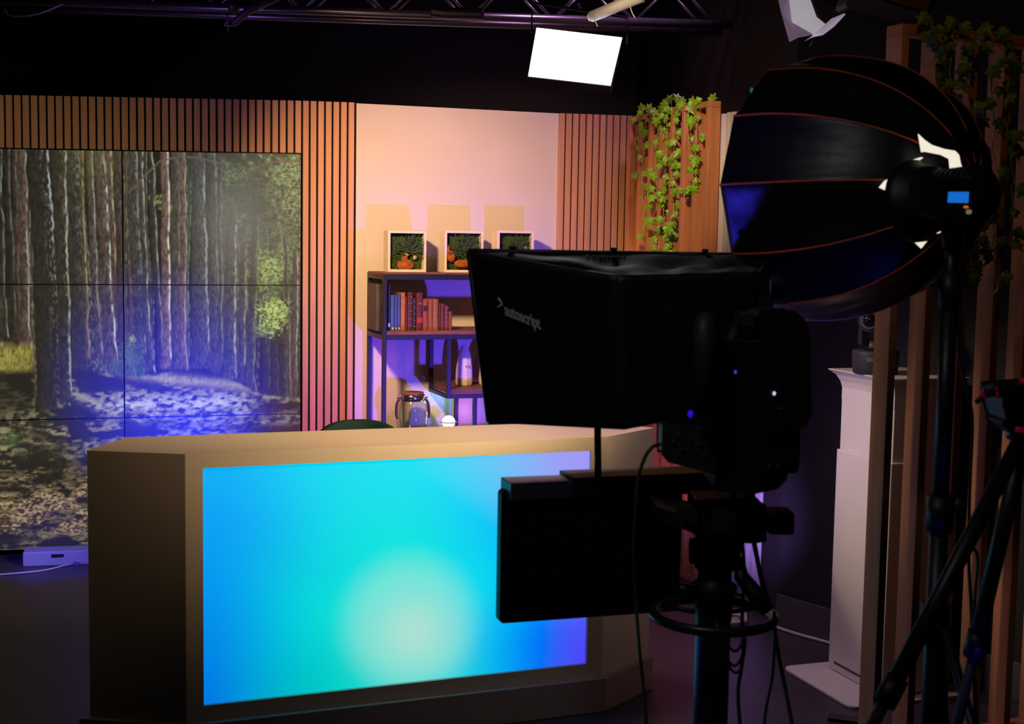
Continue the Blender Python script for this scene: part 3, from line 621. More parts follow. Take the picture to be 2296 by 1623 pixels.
# ================================================================== IVY SCREENS
def wood_screen(label, P0, P1, n, ztop_, nboards, D_=.065, T=.03, group='timber slat screens'):
    b = (P1-P0); L_ = b.length; b.normalize(); M_ = Matrix.Identity(4); M_.col[0][:3] = b; M_.col[1][:3] = -n; M_.col[2][:3] = (0, 0, 1); M_.translation = Vector((P0.x, P0.y, 0))
    t = thing('timber_screen', label, 'room divider', (P0+P1)/2*1.0, group); t.location.z = 0; ROOT[t] = Vector((t.location.x, t.location.y, 0))
    ROOT[t] = Vector(((P0.x+P1.x)/2, (P0.y+P1.y)/2, 0)); t.location = ROOT[t]
    for k in range(nboards):
        x = k*(L_-T)/(nboards-1); obj('upright_board', MB().box((x, x+T), (0, D_), (.03, ztop_-T), M_), WOODR, t, .002)
    obj('top_rail', MB().box((0, L_), (-.0, D_+.0), (ztop_-T+.0005, ztop_), M_), WOODR, t, .002)
    obj('bottom_rail', MB().box((0, L_), (0, D_), (0, .03), M_), WOODR, t, .002)
    return t, M_, L_
P0 = D(1590, 225, 6.45); P1 = D(1409, 267, 7.36); P0.z = P1.z = 0; zv = 2.395
bdir = (P1-P0).normalized(); nv_ = Vector((-bdir.y, bdir.x, 0)); nv_ = -nv_ if nv_.x > 0 else nv_
zv = D(1590, 225, 6.45).z
scr1, Ms1, Ls1 = wood_screen('cedar slat screen with bright ivy beside the slatted wall', P0, P1, nv_, zv, 8)
LOBES = [(0, -.42), (.2, -.5), (.5, -.32), (.34, -.05), (.52, .22), (.22, .2), (0, .62), (-.22, .2), (-.52, .22), (-.34, -.05), (-.5, -.32), (-.2, -.5)]
def leaf(mb, c, nrm, rot, size, rnd):
    nrm = nrm.normalized(); a = nrm.cross(Vector((0, 0, 1)));
    if a.length < .1: a = Vector((1, 0, 0))
    a.normalize(); up = a.cross(nrm)
    x = a*math.cos(rot)+up*math.sin(rot); y = -a*math.sin(rot)+up*math.cos(rot)
    vs = [c+nrm*size*.06]+[c+(x*p[0]+y*p[1])*size-nrm*size*(.22*abs(p[0])+.06*rnd.random()) for p in LOBES]
    mb.add(vs, [(0, i+1, (i+1) % 12+1) for i in range(12)])
def ivy(name, label, pts, nrm, dens, size, lm, seed, group, spread=.035):
    rnd = random.Random(seed); path = smooth_path(pts, 8)
    path = [p+Vector((rnd.gauss(0, .003), rnd.gauss(0, .003), 0)) for p in path]
    t = thing(name, label, 'plant', path[0], group); st = MB().tube(path, .0022, 5); lf = MB(); pe = MB()
    tot = sum((q-p).length for p, q in zip(path, path[1:])); n = max(3, int(tot*dens)); acc = 0
    for k in range(n):
        f_ = (k+.5*rnd.random())/n*(len(path)-1); i = min(int(f_), len(path)-2); p = path[i].lerp(path[i+1], f_-i)
        side = Vector((rnd.uniform(-1, 1), rnd.uniform(-.3, .3), rnd.uniform(-.4, .3)))*spread+nrm*rnd.uniform(.006, .03)
        c = p+side; pe.tube([p, p.lerp(c, .5)+Vector((0, 0, .006)), c], .0011, 4)
        leaf(lf, c, nrm+Vector((rnd.uniform(-.6, .6), rnd.uniform(-.4, .4), rnd.uniform(-.3, .6))), math.pi+rnd.uniform(-.9, .9), size*rnd.uniform(.7, 1.15), rnd)
    obj('stem', st, STEM, t); obj('leaves', lf, lm, t); obj('leaf_stalks', pe, STEM, t)
toward = (Vector((0, 0, 1.7))-Vector((P0.x, P0.y, 1.7))).normalized()
def onscreen(px, py, off_=.012):             # point just in front of the board edges of the ivy screen
    o_ = P0+nv_*off_; d = ray(px, py); t = (o_-CAM).dot(nv_)/d.dot(nv_); return CAM+d*t
strands = [([(1434, 262), (1428, 285), (1424, 330), (1421, 430)], 13, 'leftmost short ivy strand on the cedar screen'),
           ([(1452, 258), (1447, 285), (1441, 330), (1440, 420), (1445, 500), (1440, 538)], 16, 'thin sparse ivy strand second from the left on the cedar screen'),
           ([(1482, 247), (1476, 275), (1470, 330), (1472, 420), (1468, 500), (1472, 575)], 30, 'long dense ivy strand hanging left of the screen centre'),
           ([(1500, 240), (1497, 260), (1494, 340), (1490, 420), (1488, 480), (1497, 530), (1496, 575)], 34, 'longest dense ivy strand at the centre of the cedar screen'),
           ([(1517, 236), (1514, 260), (1512, 330), (1508, 380), (1511, 450), (1504, 530)], 26, 'ivy strand hanging just right of the screen centre'),
           ([(1545, 231), (1540, 262), (1545, 320), (1546, 380), (1548, 425), (1538, 432), (1526, 430)], 22, 'ivy strand curling back to the left at its tip'),
           ([(1560, 228), (1557, 255), (1562, 290), (1560, 330), (1556, 370), (1562, 400)], 20, 'rightmost ivy strand near the end post of the cedar screen')]
for i, (pts_, den, lab) in enumerate(strands):
    dn = Vector((0, 0, 1)); pp_ = [onscreen(*q) for q in pts_]
    pp_[0].z = zv+.012
    ivy('ivy_strand', lab, pp_, toward, den, .047, LEAF, 50+i, 'ivy on the cedar screen')
tl = thing('ivy_sprig', 'ivy leaves standing up along the top rail of the cedar screen', 'plant', (P0+P1)/2+Vector((0, 0, zv)))
q = MB(); st = MB(); rnd = random.Random(3)
for (px, py) in [(1438, 240), (1455, 240), (1483, 240), (1486, 258), (1502, 221), (1516, 218), (1528, 225), (1532, 232), (1524, 236), (1552, 226), (1566, 228), (1598, 218)]:
    c = onscreen(px, py, -.03); leaf(q, c, toward+Vector((rnd.uniform(-.3, .3), 0, rnd.uniform(-.2, .3))), rnd.uniform(-.8, .8), .046, rnd)
    b0 = onscreen(px+4, 240, -.03); b0.z = zv+.001; st.tube([b0, c.lerp(b0, .5)+Vector((.003, 0, .003)), c], .0014, 5)
a = onscreen(1445, 262, -.03); a.z = zv+.004; e = onscreen(1600, 228, -.03); e.z = zv+.004; st.tube(smooth_path([a, a.lerp(e, .3)+Vector((0, 0, .004)), a.lerp(e, .7), e]), .002, 5)
obj('leaves', q, LEAF, tl); obj('stem', st, STEM, tl)
# right, nearer screen
Q0 = D(2024, 52, 4.2); zr = Q0.z; Q0.z = 0; al = math.radians(24); bq = Vector((math.cos(al), math.sin(al), 0)); nq = Vector((math.sin(al), -math.cos(al), 0))
scr2, Ms2, Ls2 = wood_screen('dim cedar slat screen at the right edge, behind the light stand', Q0, Q0+bq*1.31, nq, zr, 10, D_=.075)
def on2(px, py, off_=.02):
    o_ = Q0+nq*off_; d = ray(px, py); t = (o_-CAM).dot(nq)/d.dot(nq); return CAM+d*t
tw2 = (Vector((0, 0, 1.7))-Q0).normalized(); tw2.z = 0
for i, (pts_, den, lab) in enumerate([([(2090, 60), (2095, 100), (2100, 200), (2120, 330), (2135, 480), (2108, 600)], 20, 'leftmost dim ivy strand on the right hand screen'),
    ([(2125, 62), (2130, 120), (2140, 240), (2150, 380), (2165, 520), (2180, 620)], 24, 'dim ivy strand passing behind the lamp head'),
    ([(2170, 66), (2168, 140), (2175, 260), (2180, 400), (2190, 560), (2195, 640)], 20, 'dim ivy strand hanging right behind the light stand'),
    ([(2215, 70), (2220, 160), (2228, 280), (2222, 430), (2230, 560), (2235, 660)], 22, 'dim ivy strand second from the right edge of the photo'),
    ([(2262, 76), (2266, 170), (2262, 300), (2270, 440), (2262, 560)], 20, 'rightmost dim ivy strand at the photo edge')]):
    pp_ = [on2(*q_) for q_ in pts_]; pp_[0].z = zr+.012
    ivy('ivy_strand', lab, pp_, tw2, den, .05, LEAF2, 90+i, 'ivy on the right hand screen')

# ================================================================== CURTAIN, DECAL
Ca, Cb = D(1560, 400, 6.75), D(1739, 400, 5.98); Ca.z = Cb.z = 0; cn = Vector((-(Cb-Ca).y, (Cb-Ca).x, 0)).normalized(); cn = -cn if cn.x > 0 else cn
def curt(u, v):
    p = Ca.lerp(Cb, u); z = .03+(2.325-.03)*v; wv = .016*math.sin(u*46)+.008*math.sin(u*91+1.3); return p+cn*(wv*(1-.35*v))+Vector((0, 0, z))
props(obj('white_curtain', MB().grid(curt, 120, 6), mat('white_curtain_cloth', 'd2ccd6', .8, var=.03), solid=.003), 'white pleated curtain behind the cedar screen and the prompter', 'curtain')
props(obj('curtain_pole', MB().tube([Cb+cn*-.0+Vector((0.0, 0, 0)), Cb+Vector((.0, 0, 2.34))], .008, 10), ALU), 'thin metal upright at the right edge of the white curtain', 'pole')
d2n = n2 if n2.x < 0 else -n2
def onside(px, py, off_=.006):
    o_ = A1+d2n*off_; d = ray(px, py); t = (o_-CAM).dot(d2n)/d.dot(d2n); return CAM+d*t
heart = [onside(*p) for p in ((1689, 222), (1683, 210), (1681, 202), (1683, 196), (1686, 196), (1688, 200), (1689, 204), (1691, 208), (1692, 214))]
q = MB(); n_ = len(heart); q.add(heart+[p-d2n*.004 for p in heart], [tuple(range(n_)), tuple(range(n_, 2*n_))[::-1]]+[(i, (i+1) % n_, n_+(i+1) % n_, n_+i) for i in range(n_)])
q.tube([onside(*p) for p in ((1698, 213), (1699, 204), (1702, 196), (1705, 196), (1706, 201), (1704, 206), (1700, 208))], .003, 6)
props(obj('wall_sticker', q, mat('blue_sticker_glow', '4a9fd8', .5, emit='2f86c0', es=.25)), 'small light blue sticker of a half heart and letter P on the black wall', 'sticker')  # faint glow added to the sticker's colour

# ================================================================== TRUSS AND LIGHTS ABOVE
tr = thing('lighting_truss', 'aluminium box truss running across under the black ceiling', 'truss', D(700, 20, 6.4))
a1, a2 = D(-120, -3, 6.28), D(1640, 56, 6.56); zc = (a1.z+a2.z)/2
dirn = (a2-a1); hn = Vector((-dirn.y, dirn.x, 0)).normalized(); hn = hn if hn.y > 0 else -hn
wdt = .2
ch = [(a1, a2), (a1+hn*wdt, a2+hn*wdt), (a1+Vector((0, 0, wdt)), a2+Vector((0, 0, wdt))), (a1+hn*wdt+Vector((0, 0, wdt)), a2+hn*wdt+Vector((0, 0, wdt)))]
for p, q_ in ch: obj('chord', MB().cyl(p, q_, .021, seg=20), ALU, tr)
for x_ in (.3, 1.9, 3.5):
    tp0 = ch[2][0]+dirn.normalized()*x_+hn*wdt*.5; obj('drop_rod', MB().cyl(tp0, Vector((tp0.x, tp0.y, 3.7)), .008, seg=8), STEEL, tr); obj('rod_crossbar', MB().cyl(tp0-hn*wdt*.5, tp0+hn*wdt*.5, .01, seg=8), STEEL, tr)
L_ = dirn.length; dn = dirn.normalized(); k = 0; x = .05
while x < L_-.2:
    for (p, q_) in ((ch[0], ch[2]), (ch[1], ch[3])):
        aa, bb = (p[0], q_[0]) if k % 2 == 0 else (q_[0], p[0]); obj('brace', MB().cyl(aa+dn*x, bb+dn*(x+.2), .0075, seg=8), ALU, tr)
    x += .2; k += 1
# clamp and strap hanging from the truss
cp = thing('truss_clamp', 'dark hook clamp with strap hanging from the truss, upper left', 'clamp', D(520, 30, 6.25))
obj('strap', MB().tube([D(640, -15, 6.22), D(560, 22, 6.2), D(522, 54, 6.2)], [.018, .02, .017], 8), CAMG, cp)
obj('hook', MB().tube(smooth_path([D(508, 34, 6.2), D(512, 46, 6.2), D(504, 55, 6.2), D(520, 57, 6.2), D(530, 52, 6.2)]), .005, 8), CAML, cp)
obj('pin', MB().tube([D(511, 28, 6.2), D(509, 44, 6.2), D(512, 72, 6.2)], .003, 6), CAML, cp)
obj('clamp_band', MB().tube([D(524, -6, 6.22), D(524, 28, 6.22)], .026, 14), CAMB, cp)
props(obj('hanging_cable', MB().tube(smooth_path([D(10, 20, 6.2), D(22, 34, 6.2), D(60, 35, 6.2), D(100, 26, 6.2), D(142, 8, 6.2)]), .006, 8), CAML), 'loose grey cable looping under the truss at the far left', 'cable')
props(obj('cable_bundle', MB().tube(smooth_path([D(965, 26, 6.22), D(1000, 29, 6.22), D(1040, 30, 6.22), D(1085, 31, 6.22)]), [.012]+[.026]*29+[.012], 10), CAMB), 'black cable bundle strapped to the truss above the white wall', 'cable')
# LED panel light facing the viewer
c4 = [D(1203, 62, 6.02), D(1395, 84, 5.98), D(1369, 192, 5.86), D(1184, 171, 5.9)]
xv = ((c4[1]-c4[0])+(c4[2]-c4[3])).normalized(); yv = ((c4[0]-c4[3])+(c4[1]-c4[2])).normalized(); cc = sum(c4, Vector())/4
lp = thing('led_panel_light', 'bright white rectangular LED panel lamp hanging below the truss', 'lamp', cc)
LM = Matrix.Identity(4); zvv = xv.cross(yv).normalized(); zvv = zvv if zvv.y < 0 else -zvv
q = MB(); q.add(c4, [(0, 3, 2, 1)]); 
if (c4[3]-c4[0]).cross(c4[2]-c4[0]).dot(zvv) < 0: q.f = [(0, 1, 2, 3)]
obj('diffuser', q, mat('lamp_diffuser', 'ffffff', .5, emit='f4f4ff', es=2.2), lp)
bk = [cc+(p-cc)*1.02-zvv*.003 for p in c4]; bk2 = [p-zvv*.06 for p in bk]; obj('housing', MB().add(bk+bk2, [(0, 1, 2, 3), (7, 6, 5, 4), (0, 4, 5, 1), (1, 5, 6, 2), (2, 6, 7, 3), (3, 7, 4, 0)]), CAMB, lp)
top = (c4[0]+c4[1])/2-zvv*.04; obj('yoke', MB().tube([bk2[0]+zvv*.02-xv*.02, bk2[0]+zvv*.02-xv*.02+Vector((0, .04, .14)), bk2[1]+zvv*.02+xv*.02+Vector((0, .04, .12)), bk2[1]+zvv*.02+xv*.02], .006, 8), STEEL, lp)
hp_ = (bk2[0]+bk2[1])/2+zvv*.02+Vector((0, .04, .13)); obj('hanger', MB().cyl(hp_, Vector((hp_.x, hp_.y+.1, 2.78)), .008, seg=8), STEEL, lp)
# second pipe blown out by lamp light, its brightness put into white colour
pp = thing('lit_pipe', 'brightly lit pipe end with loose ties hanging above the panel lamp', 'pipe', D(1370, 22, 5.8))
obj('pipe', MB().tube([D(1318, 40, 5.85), D(1326, 37, 5.85), D(1440, -8, 5.75)], [.012, .024, .026], 16), mat('lit_pipe_white', 'dcdce4', .5, var=.1), pp)
obj('cable_tie', MB().tube(smooth_path([D(1330, 28, 5.8), D(1334, 44, 5.8), D(1340, 59, 5.8)]), .0025, 6), WCABLE, pp)
obj('cable_tie', MB().tube(smooth_path([D(1412, 12, 5.75), D(1418, 30, 5.75), D(1424, 40, 5.75)]), .0025, 6), WCABLE, pp)
# barn door lamp
bd = thing('barn_door_lamp', 'lamp with crumpled white barn door flaps hanging at the top', 'lamp', D(1830, 0, 4.6))
SPW = mat('white_flap', 'e4dcea', .6, var=.04)
def sheet(pts, Y, th=.004):
    P = [D(a, b_, Y+(dy if False else 0)) for (a, b_) in pts]; return P
def flap(pts, m_, nm='flap'):
    P = [D(a, b_, y) for a, b_, y in pts]; n_ = len(P); nn = (P[1]-P[0]).cross(P[2]-P[0]).normalized()*.004
    obj(nm, MB().add(P+[p+nn for p in P], [tuple(range(n_)), tuple(range(n_, 2*n_))[::-1]]+[(i, (i+1) % n_, n_+(i+1) % n_, n_+i) for i in range(n_)]), m_, bd)
EMW = mat('lamp_mouth', 'f0ecf4', .5, emit='e8e4f0', es=.36)
flap([(1743, -10, 4.55), (1752, 30, 4.5), (1770, 94, 4.42), (1790, 84, 4.44), (1822, 78, 4.5), (1776, 52, 4.62), (1768, -10, 4.68)], mat('dim_flap_glow', 'd8c8e0', .6, emit='b090c0', es=.16))  # lamp light on this flap put in as faint glow
flap([(1770, -10, 4.69), (1776, 52, 4.63), (1822, 79, 4.51), (1846, 70, 4.55), (1851, 54, 4.6), (1831, 38, 4.64), (1814, -10, 4.7)], EMW, 'diffuser')
flap([(1804, 92, 4.5), (1820, 84, 4.5), (1846, 78, 4.5), (1870, 60, 4.46), (1896, 32, 4.42), (1893, 30, 4.44), (1864, 42, 4.5), (1851, 54, 4.55), (1842, 72, 4.54), (1822, 80, 4.52)], mat('bright_flap_glow', 'e8e0ee', .6, emit='c8b8d4', es=.35))  # brighter lit flap, its light put in as stronger glow
flap([(1816, -10, 4.72), (1832, 38, 4.66), (1851, 52, 4.63), (1892, 28, 4.6), (1900, -10, 4.7)], mat('dark_hole_purple', '1c1220', .7), 'dark_hole')  # dark sheet put in for the shade of the fixture's hole
obj('latch', MB().tube([D(1823, 92, 4.48), D(1819, 97, 4.48), D(1816, 103, 4.48)], .003, 6), CAML, bd)
obj('housing', MB().tube([D(1835, -20, 4.72), D(1850, -90, 4.9)], [.1, .11], 20), CAMB, bd)
q_ = D(1850, -90, 4.9); obj('hanger', MB().cyl(q_, Vector((q_.x, q_.y, 3.7)), .012, seg=8), STEEL, bd)
fx = thing('studio_spotlight', 'dark studio spotlight body cropped by the top edge beside the barn doors', 'lamp', D(1990, -10, 4.5))
Mx = frameM(D(1990, -12, 4.5), Vector((1, .1, -.25)), Vector((0, 0, 1)))
obj('housing', MB().rbox((-.13, .13), (-.055, .06), (-.09, .1), .02, Mx, axis='z'), CAMB, fx, .004)
obj('bracket', MB().rbox((-.145, -.115), (-.09, .02), (-.05, .05), .012, Mx, axis='z'), CAMG, fx)
q_ = D(1990, -40, 4.55); obj('hanger', MB().cyl(q_, Vector((q_.x, q_.y, 3.7)), .012, seg=8), STEEL, fx)
obj('gel_frame', MB().box((-.06, .11), (-.045, .04), (.1, .106), Mx), mat('amber_gel', '5a3c10', .4), fx)

# ================================================================== TELEPROMPTER
tp = thing('teleprompter', 'black prompter hood and hanging monitor in front of the news desk', 'teleprompter', (D(1400, 900, 3.3).x, 3.3, D(1400, 1080, 3.2).z))
fTL, fTR, fBR, fBL = D(1051, 563, 3.30), D(1729, 573, 3.62), D(1729, 925, 3.62), D(1096, 946, 3.30)
rTL, rTR, rBR, rBL = D(1385, 618, 2.98), D(1700, 612, 3.06), D(1690, 905, 3.06), D(1400, 962, 2.98)
def quadf(a, b_, c, d, bulge=None):
    def fn(u, v):
        p = (a*(1-u)+b_*u)*(1-v)+(d*(1-u)+c*u)*v
        return p+bulge(u, v) if bulge else p
    return fn
def wr(k, amp):
    def g(u, v):
        e = math.sin(math.pi*u)*math.sin(math.pi*v); return Vector((0, -1, .5))*amp*e*(noise.noise(Vector((u*3.1, v*2.3, k)))*1.6+.35*math.sin(u*9+v*6+k))
    return g
h = MB()
h.grid(quadf(fTL, fTR, rTR, rTL, lambda u, v: Vector((0, 0, -.022*math.sin(math.pi*v)*(1-.6*u)+.011*math.sin(11*u-7*v+2*math.sin(5*u))*math.sin(math.pi*v)+.006*math.sin(23*u+9*v)*math.sin(math.pi*v)))), 40, 14)
h.grid(quadf(fTL, rTL, rBL, fBL, wr(1, .010)), 20, 24)
h.grid(quadf(fBL, rBL, rBR, fBR, wr(4, .006)), 20, 14)
h.grid(quadf(rTR, fTR, fBR, rBR, wr(7, .008)), 14, 20)
h.grid(quadf(rTL, rTR, rBR, rBL, wr(9, .006)), 20, 20)
hood = obj('hood', h, CLOTH, tp, solid=.003)
fm = MB()
for a, b_ in ((fTL, fTR), (fTR, fBR), (fBR, fBL), (fBL, fTL)): fm.tube([a, b_], .007, 8)
obj('hood_frame', fm, CAMB, tp)
obj('glass', MB().add([fTL+Vector((0, .01, 0)), fTR+Vector((0, .01, 0)), fBR+Vector((0, -.0, 0)), fBL], [(0, 1, 2, 3)]), mat('mirror_glass', '202024', .05, spec=.5), tp, solid=.003)
for px in (1142, 1360, 1570):
    u = (px-1051)/(1729-1051); p = fTL.lerp(fTR, u); obj('knob', MB().cyl(p+Vector((0, 0, -.002)), p+Vector((0, 0, .007)), .005, seg=12).cyl(p+Vector((0, 0, .007)), p+Vector((0, 0, .015)), .009, seg=16), CAMB, tp)
# lettering on the near side cloth
lf = quadf(fTL, rTL, rBL, fBL); o0 = D(1, 1, 1)
side_n = (rTL-fTL).cross(fBL-fTL).normalized(); side_n = side_n if side_n.dot(CAM-fTL) > 0 else -side_n
def onside2(px, py, off_=.008):
    o_ = fTL+side_n*off_; d = ray(px, py); t = (o_-CAM).dot(side_n)/d.dot(side_n); return CAM+d*t
pa, pb_, pu = onside2(1133, 706, .015), onside2(1216, 740, .015), onside2(1129, 683, .015)
GREYP = mat('faded_grey_print', 'd8c4d0', .7)
xa = (pb_-pa); ya = (pu-pa); Mt = Matrix.Identity(4); Mt.col[0][:3] = xa.normalized(); Mt.col[1][:3] = ya.normalized(); Mt.col[2][:3] = side_n; Mt.translation = pa
ts = .0335*1.0
t0 = text_obj('autoscript', .043, Mt, GREYP, hood, 'lettering', .0008, xs=xa.length/.158*.87, offset=.0008)
cm_ = MB()
for (x, y), (x2, y2) in (((1117, 668), (1127, 682)), ((1127, 682), (1115, 690))): cm_.tube([onside2(x, y, .014), onside2(x2, y2, .014)], .0028, 6)
obj('chevron_logo', cm_, GREYP, hood)
tx = MB(); u0_ = D(1330, 571, 3.36); tx_m = frameM(D(1310, 580, 3.38), (fTR-fTL), Vector((0, -.6, .8)))
text_obj('> autoscript', .022, tx_m, GREYP, hood, 'lettering', .0008, xs=1.05)
# rod, base bar, hanging monitor
obj('support_rod', MB().cyl(D(1340, 950, 3.12), D(1341, 1078, 3.12), .0085, seg=16), STEEL, tp)
Mm = frameM(D(1136, 1076, 3.16), Vector((1, .34, 0)), Vector((.34, -1, 0)))
def slab(x0, y0, x1, y1, Y0, Y1, dep, r=None):      # vertical slab by its four corners on screen
    a = D(x0, y0, Y0); b_ = D(x1, y0, Y1); c = D(x0, y1, Y0)
    return a, b_, c
mon_a, mon_b = D(1125, 1100, 3.12), D(1531, 1080, 3.26); mw = (mon_b-mon_a); mw.z = 0; MWd = mw.length; mh = mon_a.z-D(1125, 1399, 3.12).z
Mn = Matrix.Identity(4); Mn.col[0][:3] = mw.normalized(); Mn.col[1][:3] = Vector((-mw.y, mw.x, 0)).normalized(); Mn.col[2][:3] = (0, 0, 1); Mn.translation = mon_a-Vector((0, 0, mh))
ttl = math.atan2(mon_b.z-mon_a.z, MWd)
mo = obj('monitor', MB().rbox((0, MWd), (0, .035), (0, mh), .012, Mn), CAMB, tp, .002)
obj('monitor_back', MB().rbox((.06, MWd-.06), (-.018, .0), (.06, mh-.06), .01, Mn), CAMG if False else CAMB, mo, .002)
obj('monitor_bracket', MB().box((.012, .17), (-.035, .05), (mh-.018, mh+.024), Mn), mat('grey_bracket', '5a5a6a', .35, .4), tp, .002)
obj('base_bar', MB().box((.17, .62), (-.04, .07), (mh-.02, mh+.032), Mn), STEEL, tp, .002)
obj('bar_highlight', MB().box((.39, .45), (-.046, -.04), (mh-.006, mh-.002), Mn), CAML, tp)  # highlight line on the bar put in as a pale metal strip
# ================================================================== STUDIO CAMERA
Yc = 2.92
sc_ = thing('studio_camera', 'black studio camera behind the prompter hood on the pedestal', 'camera', D(1680, 1062, Yc))
def pbox(x0, y0, x1, y1, Y0, Y1, r=.006):
    a = D(x0, y0, Y0); b_ = D(x1, y1, Y0); return MB().rbox((a.x, b_.x), (Y0, Y1), (b_.z, a.z), r)
obj('body', pbox(1600, 760, 1792, 1062, Yc, Yc+.22, .012), CAMB, sc_, .004)
def poly_slab(pts, Y0, Y1):
    P = [D(a, b_, Y0) for a, b_ in pts]; n_ = len(P); Q = [p+Vector((0, Y1-Y0, 0)) for p in P]
    return MB().add(P+Q, [tuple(range(n_)), tuple(range(n_, 2*n_))[::-1]]+[(i, (i+1) % n_, n_+(i+1) % n_, n_+i) for i in range(n_)])
obj('lens_body', poly_slab([(1500, 880), (1612, 880), (1612, 975), (1530, 966), (1500, 958)], 2.95, 3.05), CAMB, sc_, .003)
obj('battery', poly_slab([(1712, 698), (1780, 700), (1800, 716), (1813, 750), (1816, 925), (1806, 950), (1792, 958), (1712, 960)], Yc-.06, Yc+.05), CAMB, sc_, .004)
gp = MB().tube([D(1581, 930, 2.86), D(1581, 740, 2.86), D(1582, 716, 2.87), D(1583, 704, 2.89)], [.026, .027, .022, .008], 20)
obj('viewfinder_tube', gp, CAMG, sc_)
gp = MB().tube([D(1586, 716, 2.88), D(1606, 730, 2.88), D(1608, 790, 2.9)], [.012, .012, .009], 12); obj('viewfinder_arm', gp, CAMG, sc_)
obj('top_handle', MB().tube(smooth_path([D(1630, 790, 2.95), D(1655, 735, 2.95), D(1680, 712, 2.93), D(1712, 708, 2.93)]), [.014]*12+[.017]*19, 14), CAMG, sc_)
obj('handle_pad', pbox(1662, 700, 1692, 734, 2.9, 2.99, .008), CAMG, sc_, .003)
cpn = thing; Mc = None
obj('connector_panel', poly_slab([(1488, 955), (1602, 965), (1602, 1062), (1570, 1052), (1500, 1034), (1486, 1018)], Yc-.02, Yc+.09), CAMG, sc_, .003)
kn = MB(); rnd = random.Random(2)
for (x, y) in [(1518, 975), (1510, 988), (1545, 985), (1568, 994), (1530, 1005), (1556, 1012), (1578, 1020), (1520, 1018), (1590, 985)]:
    p = D(x, y, Yc-.02); kn.cyl(p, p-Vector((0, .008, 0)), .0035, seg=8)
obj('connector_knobs', kn, CAML, sc_)
obj('cable_guard', MB().tube([D(1492, 995, Yc-.01), D(1474, 997, Yc-.01), D(1476, 1012, Yc-.01), D(1492, 1012, Yc-.01)], .003, 8), STEEL, sc_)
for (x, y, cname, c, r, es) in [(1736, 882, 'white_indicator', 'e8c8f0', .0045, 1.0), (1649, 834, 'blue_glint', '2a60d0', .004, .7), (1548, 928, 'violet_glint', '2a10d0', .008, .8), (1752, 916, 'grey_badge', '504c58', .006, 0.0), (1620, 870, 'grey_badge', '60586a', .006, .0)]:  # blue and violet glints put in as small glowing balls
    p = D(x, y, Yc-.067 if x > 1700 else (Yc-.001 if x > 1600 else 2.83)); obj('indicator_or_glint', MB().ball(p, r, 10, (1.4 if 'badge' in cname else .8, .4, 1.0 if 'badge' not in cname else .35)), mat(cname, c, .3, emit=c, es=es), sc_)
obj('rear_plate', poly_slab([(1700, 960), (1790, 960), (1792, 1030), (1770, 1048), (1700, 1062)], Yc-.03, Yc+.02), CAMB, sc_, .002)
obj('mount_plate', poly_slab([(1605, 1063), (1700, 1060), (1768, 1050), (1762, 1075), (1742, 1095), (1690, 1106), (1605, 1100)], Yc, Yc+.2), CAMB, sc_, .002)
for (x, y) in ((1725, 1046), (1746, 1044)): p = D(x, y, Yc-.035); obj('screw', MB().cyl(p, p+Vector((0, .02, 0)), .004, seg=10), CAML, sc_)
# ================================================================== PEDESTAL
pc = D(1600, 1378, 3.05); px_, py_ = pc.x, pc.y
pd = thing('camera_pedestal', 'black studio camera pedestal with steering ring under the camera', 'pedestal', (px_, py_, 0))
zring = pc.z; TT = Matrix.Translation((px_, py_, 0))
obj('column', MB().lathe([(0, .12), (.041, .12), (.041, zring+.02), (.034, zring+.03)], TT, 32), STEEL, pd)
obj('lower_column', MB().lathe([(.0, .05), (.075, .05), (.075, .5), (.06, .52), (.041, .52)], TT, 32), STEEL, pd)
b = MB()
for k in range(3):
    a = math.radians(90+120*k); b.cyl((px_, py_, .1), (px_+.42*math.cos(a), py_+.42*math.sin(a), .08), .035, .025, 12)
obj('base_arms', b, STEEL, pd)
for k in range(3):
    a = math.radians(90+120*k); c = Vector((px_+.42*math.cos(a), py_+.42*math.sin(a), .05)); obj('wheel', MB().cyl(c-Vector((.015, 0, 0)), c+Vector((.015, 0, 0)), .05, seg=24), CAMG, pd)
obj('steering_ring', MB().torus((0, 0, zring), .141, .0122, TT, 72, 14), mat('ring_rubber', '26262c', .35, var=.1), pd)
b = MB()
for k in range(3):
    a = math.radians(30+120*k); b.cyl((px_+.03*math.cos(a), py_+.03*math.sin(a), zring), (px_+.14*math.cos(a), py_+.14*math.sin(a), zring), .006, seg=8)
obj('ring_spokes', b, STEEL, pd)
kz = lambda y: D(1600, y, 3.05).z
obj('head_bowl', MB().lathe([(.041, zring-.02), (.046, kz(1350)), (.05, kz(1330)), (.055, kz(1310)), (.04, kz(1300)), (.04, kz(1280)), (.048, kz(1272)), (.052, kz(1240)), (.056, kz(1225)), (.058, kz(1212)), (0, kz(1208))], TT, 32), CAMB, pd)
obj('tilt_drum', MB().cyl((px_-.06, py_-.0, kz(1236)), (px_+.055, py_, kz(1236)), .03, seg=28), CAMB, pd)
obj('clamp_lever', MB().tube([D(1655, 1250, 3.02), D(1662, 1292, 3.0), D(1692, 1330, 2.98), D(1722, 1372, 2.96)], [.012, .018, .02, .016], 12), CAMB, pd)
obj('drag_knob', MB().tube([D(1518, 1322, 3.0), D(1560, 1326, 3.02)], .016, 10), CAMB, pd)
obj('cable_arm', MB().tube([D(1690, 1212, 3.0), D(1705, 1290, 3.0), D(1725, 1360, 3.0)], .006, 8), STEEL, pd)
obj('balance_plate', poly_slab([(1475, 1140), (1540, 1158), (1620, 1190), (1620, 1204), (1560, 1196), (1475, 1162)], 2.95, 3.1), mat('plate_grey_violet', '3c3c4c', .35, .5), pd, .002)
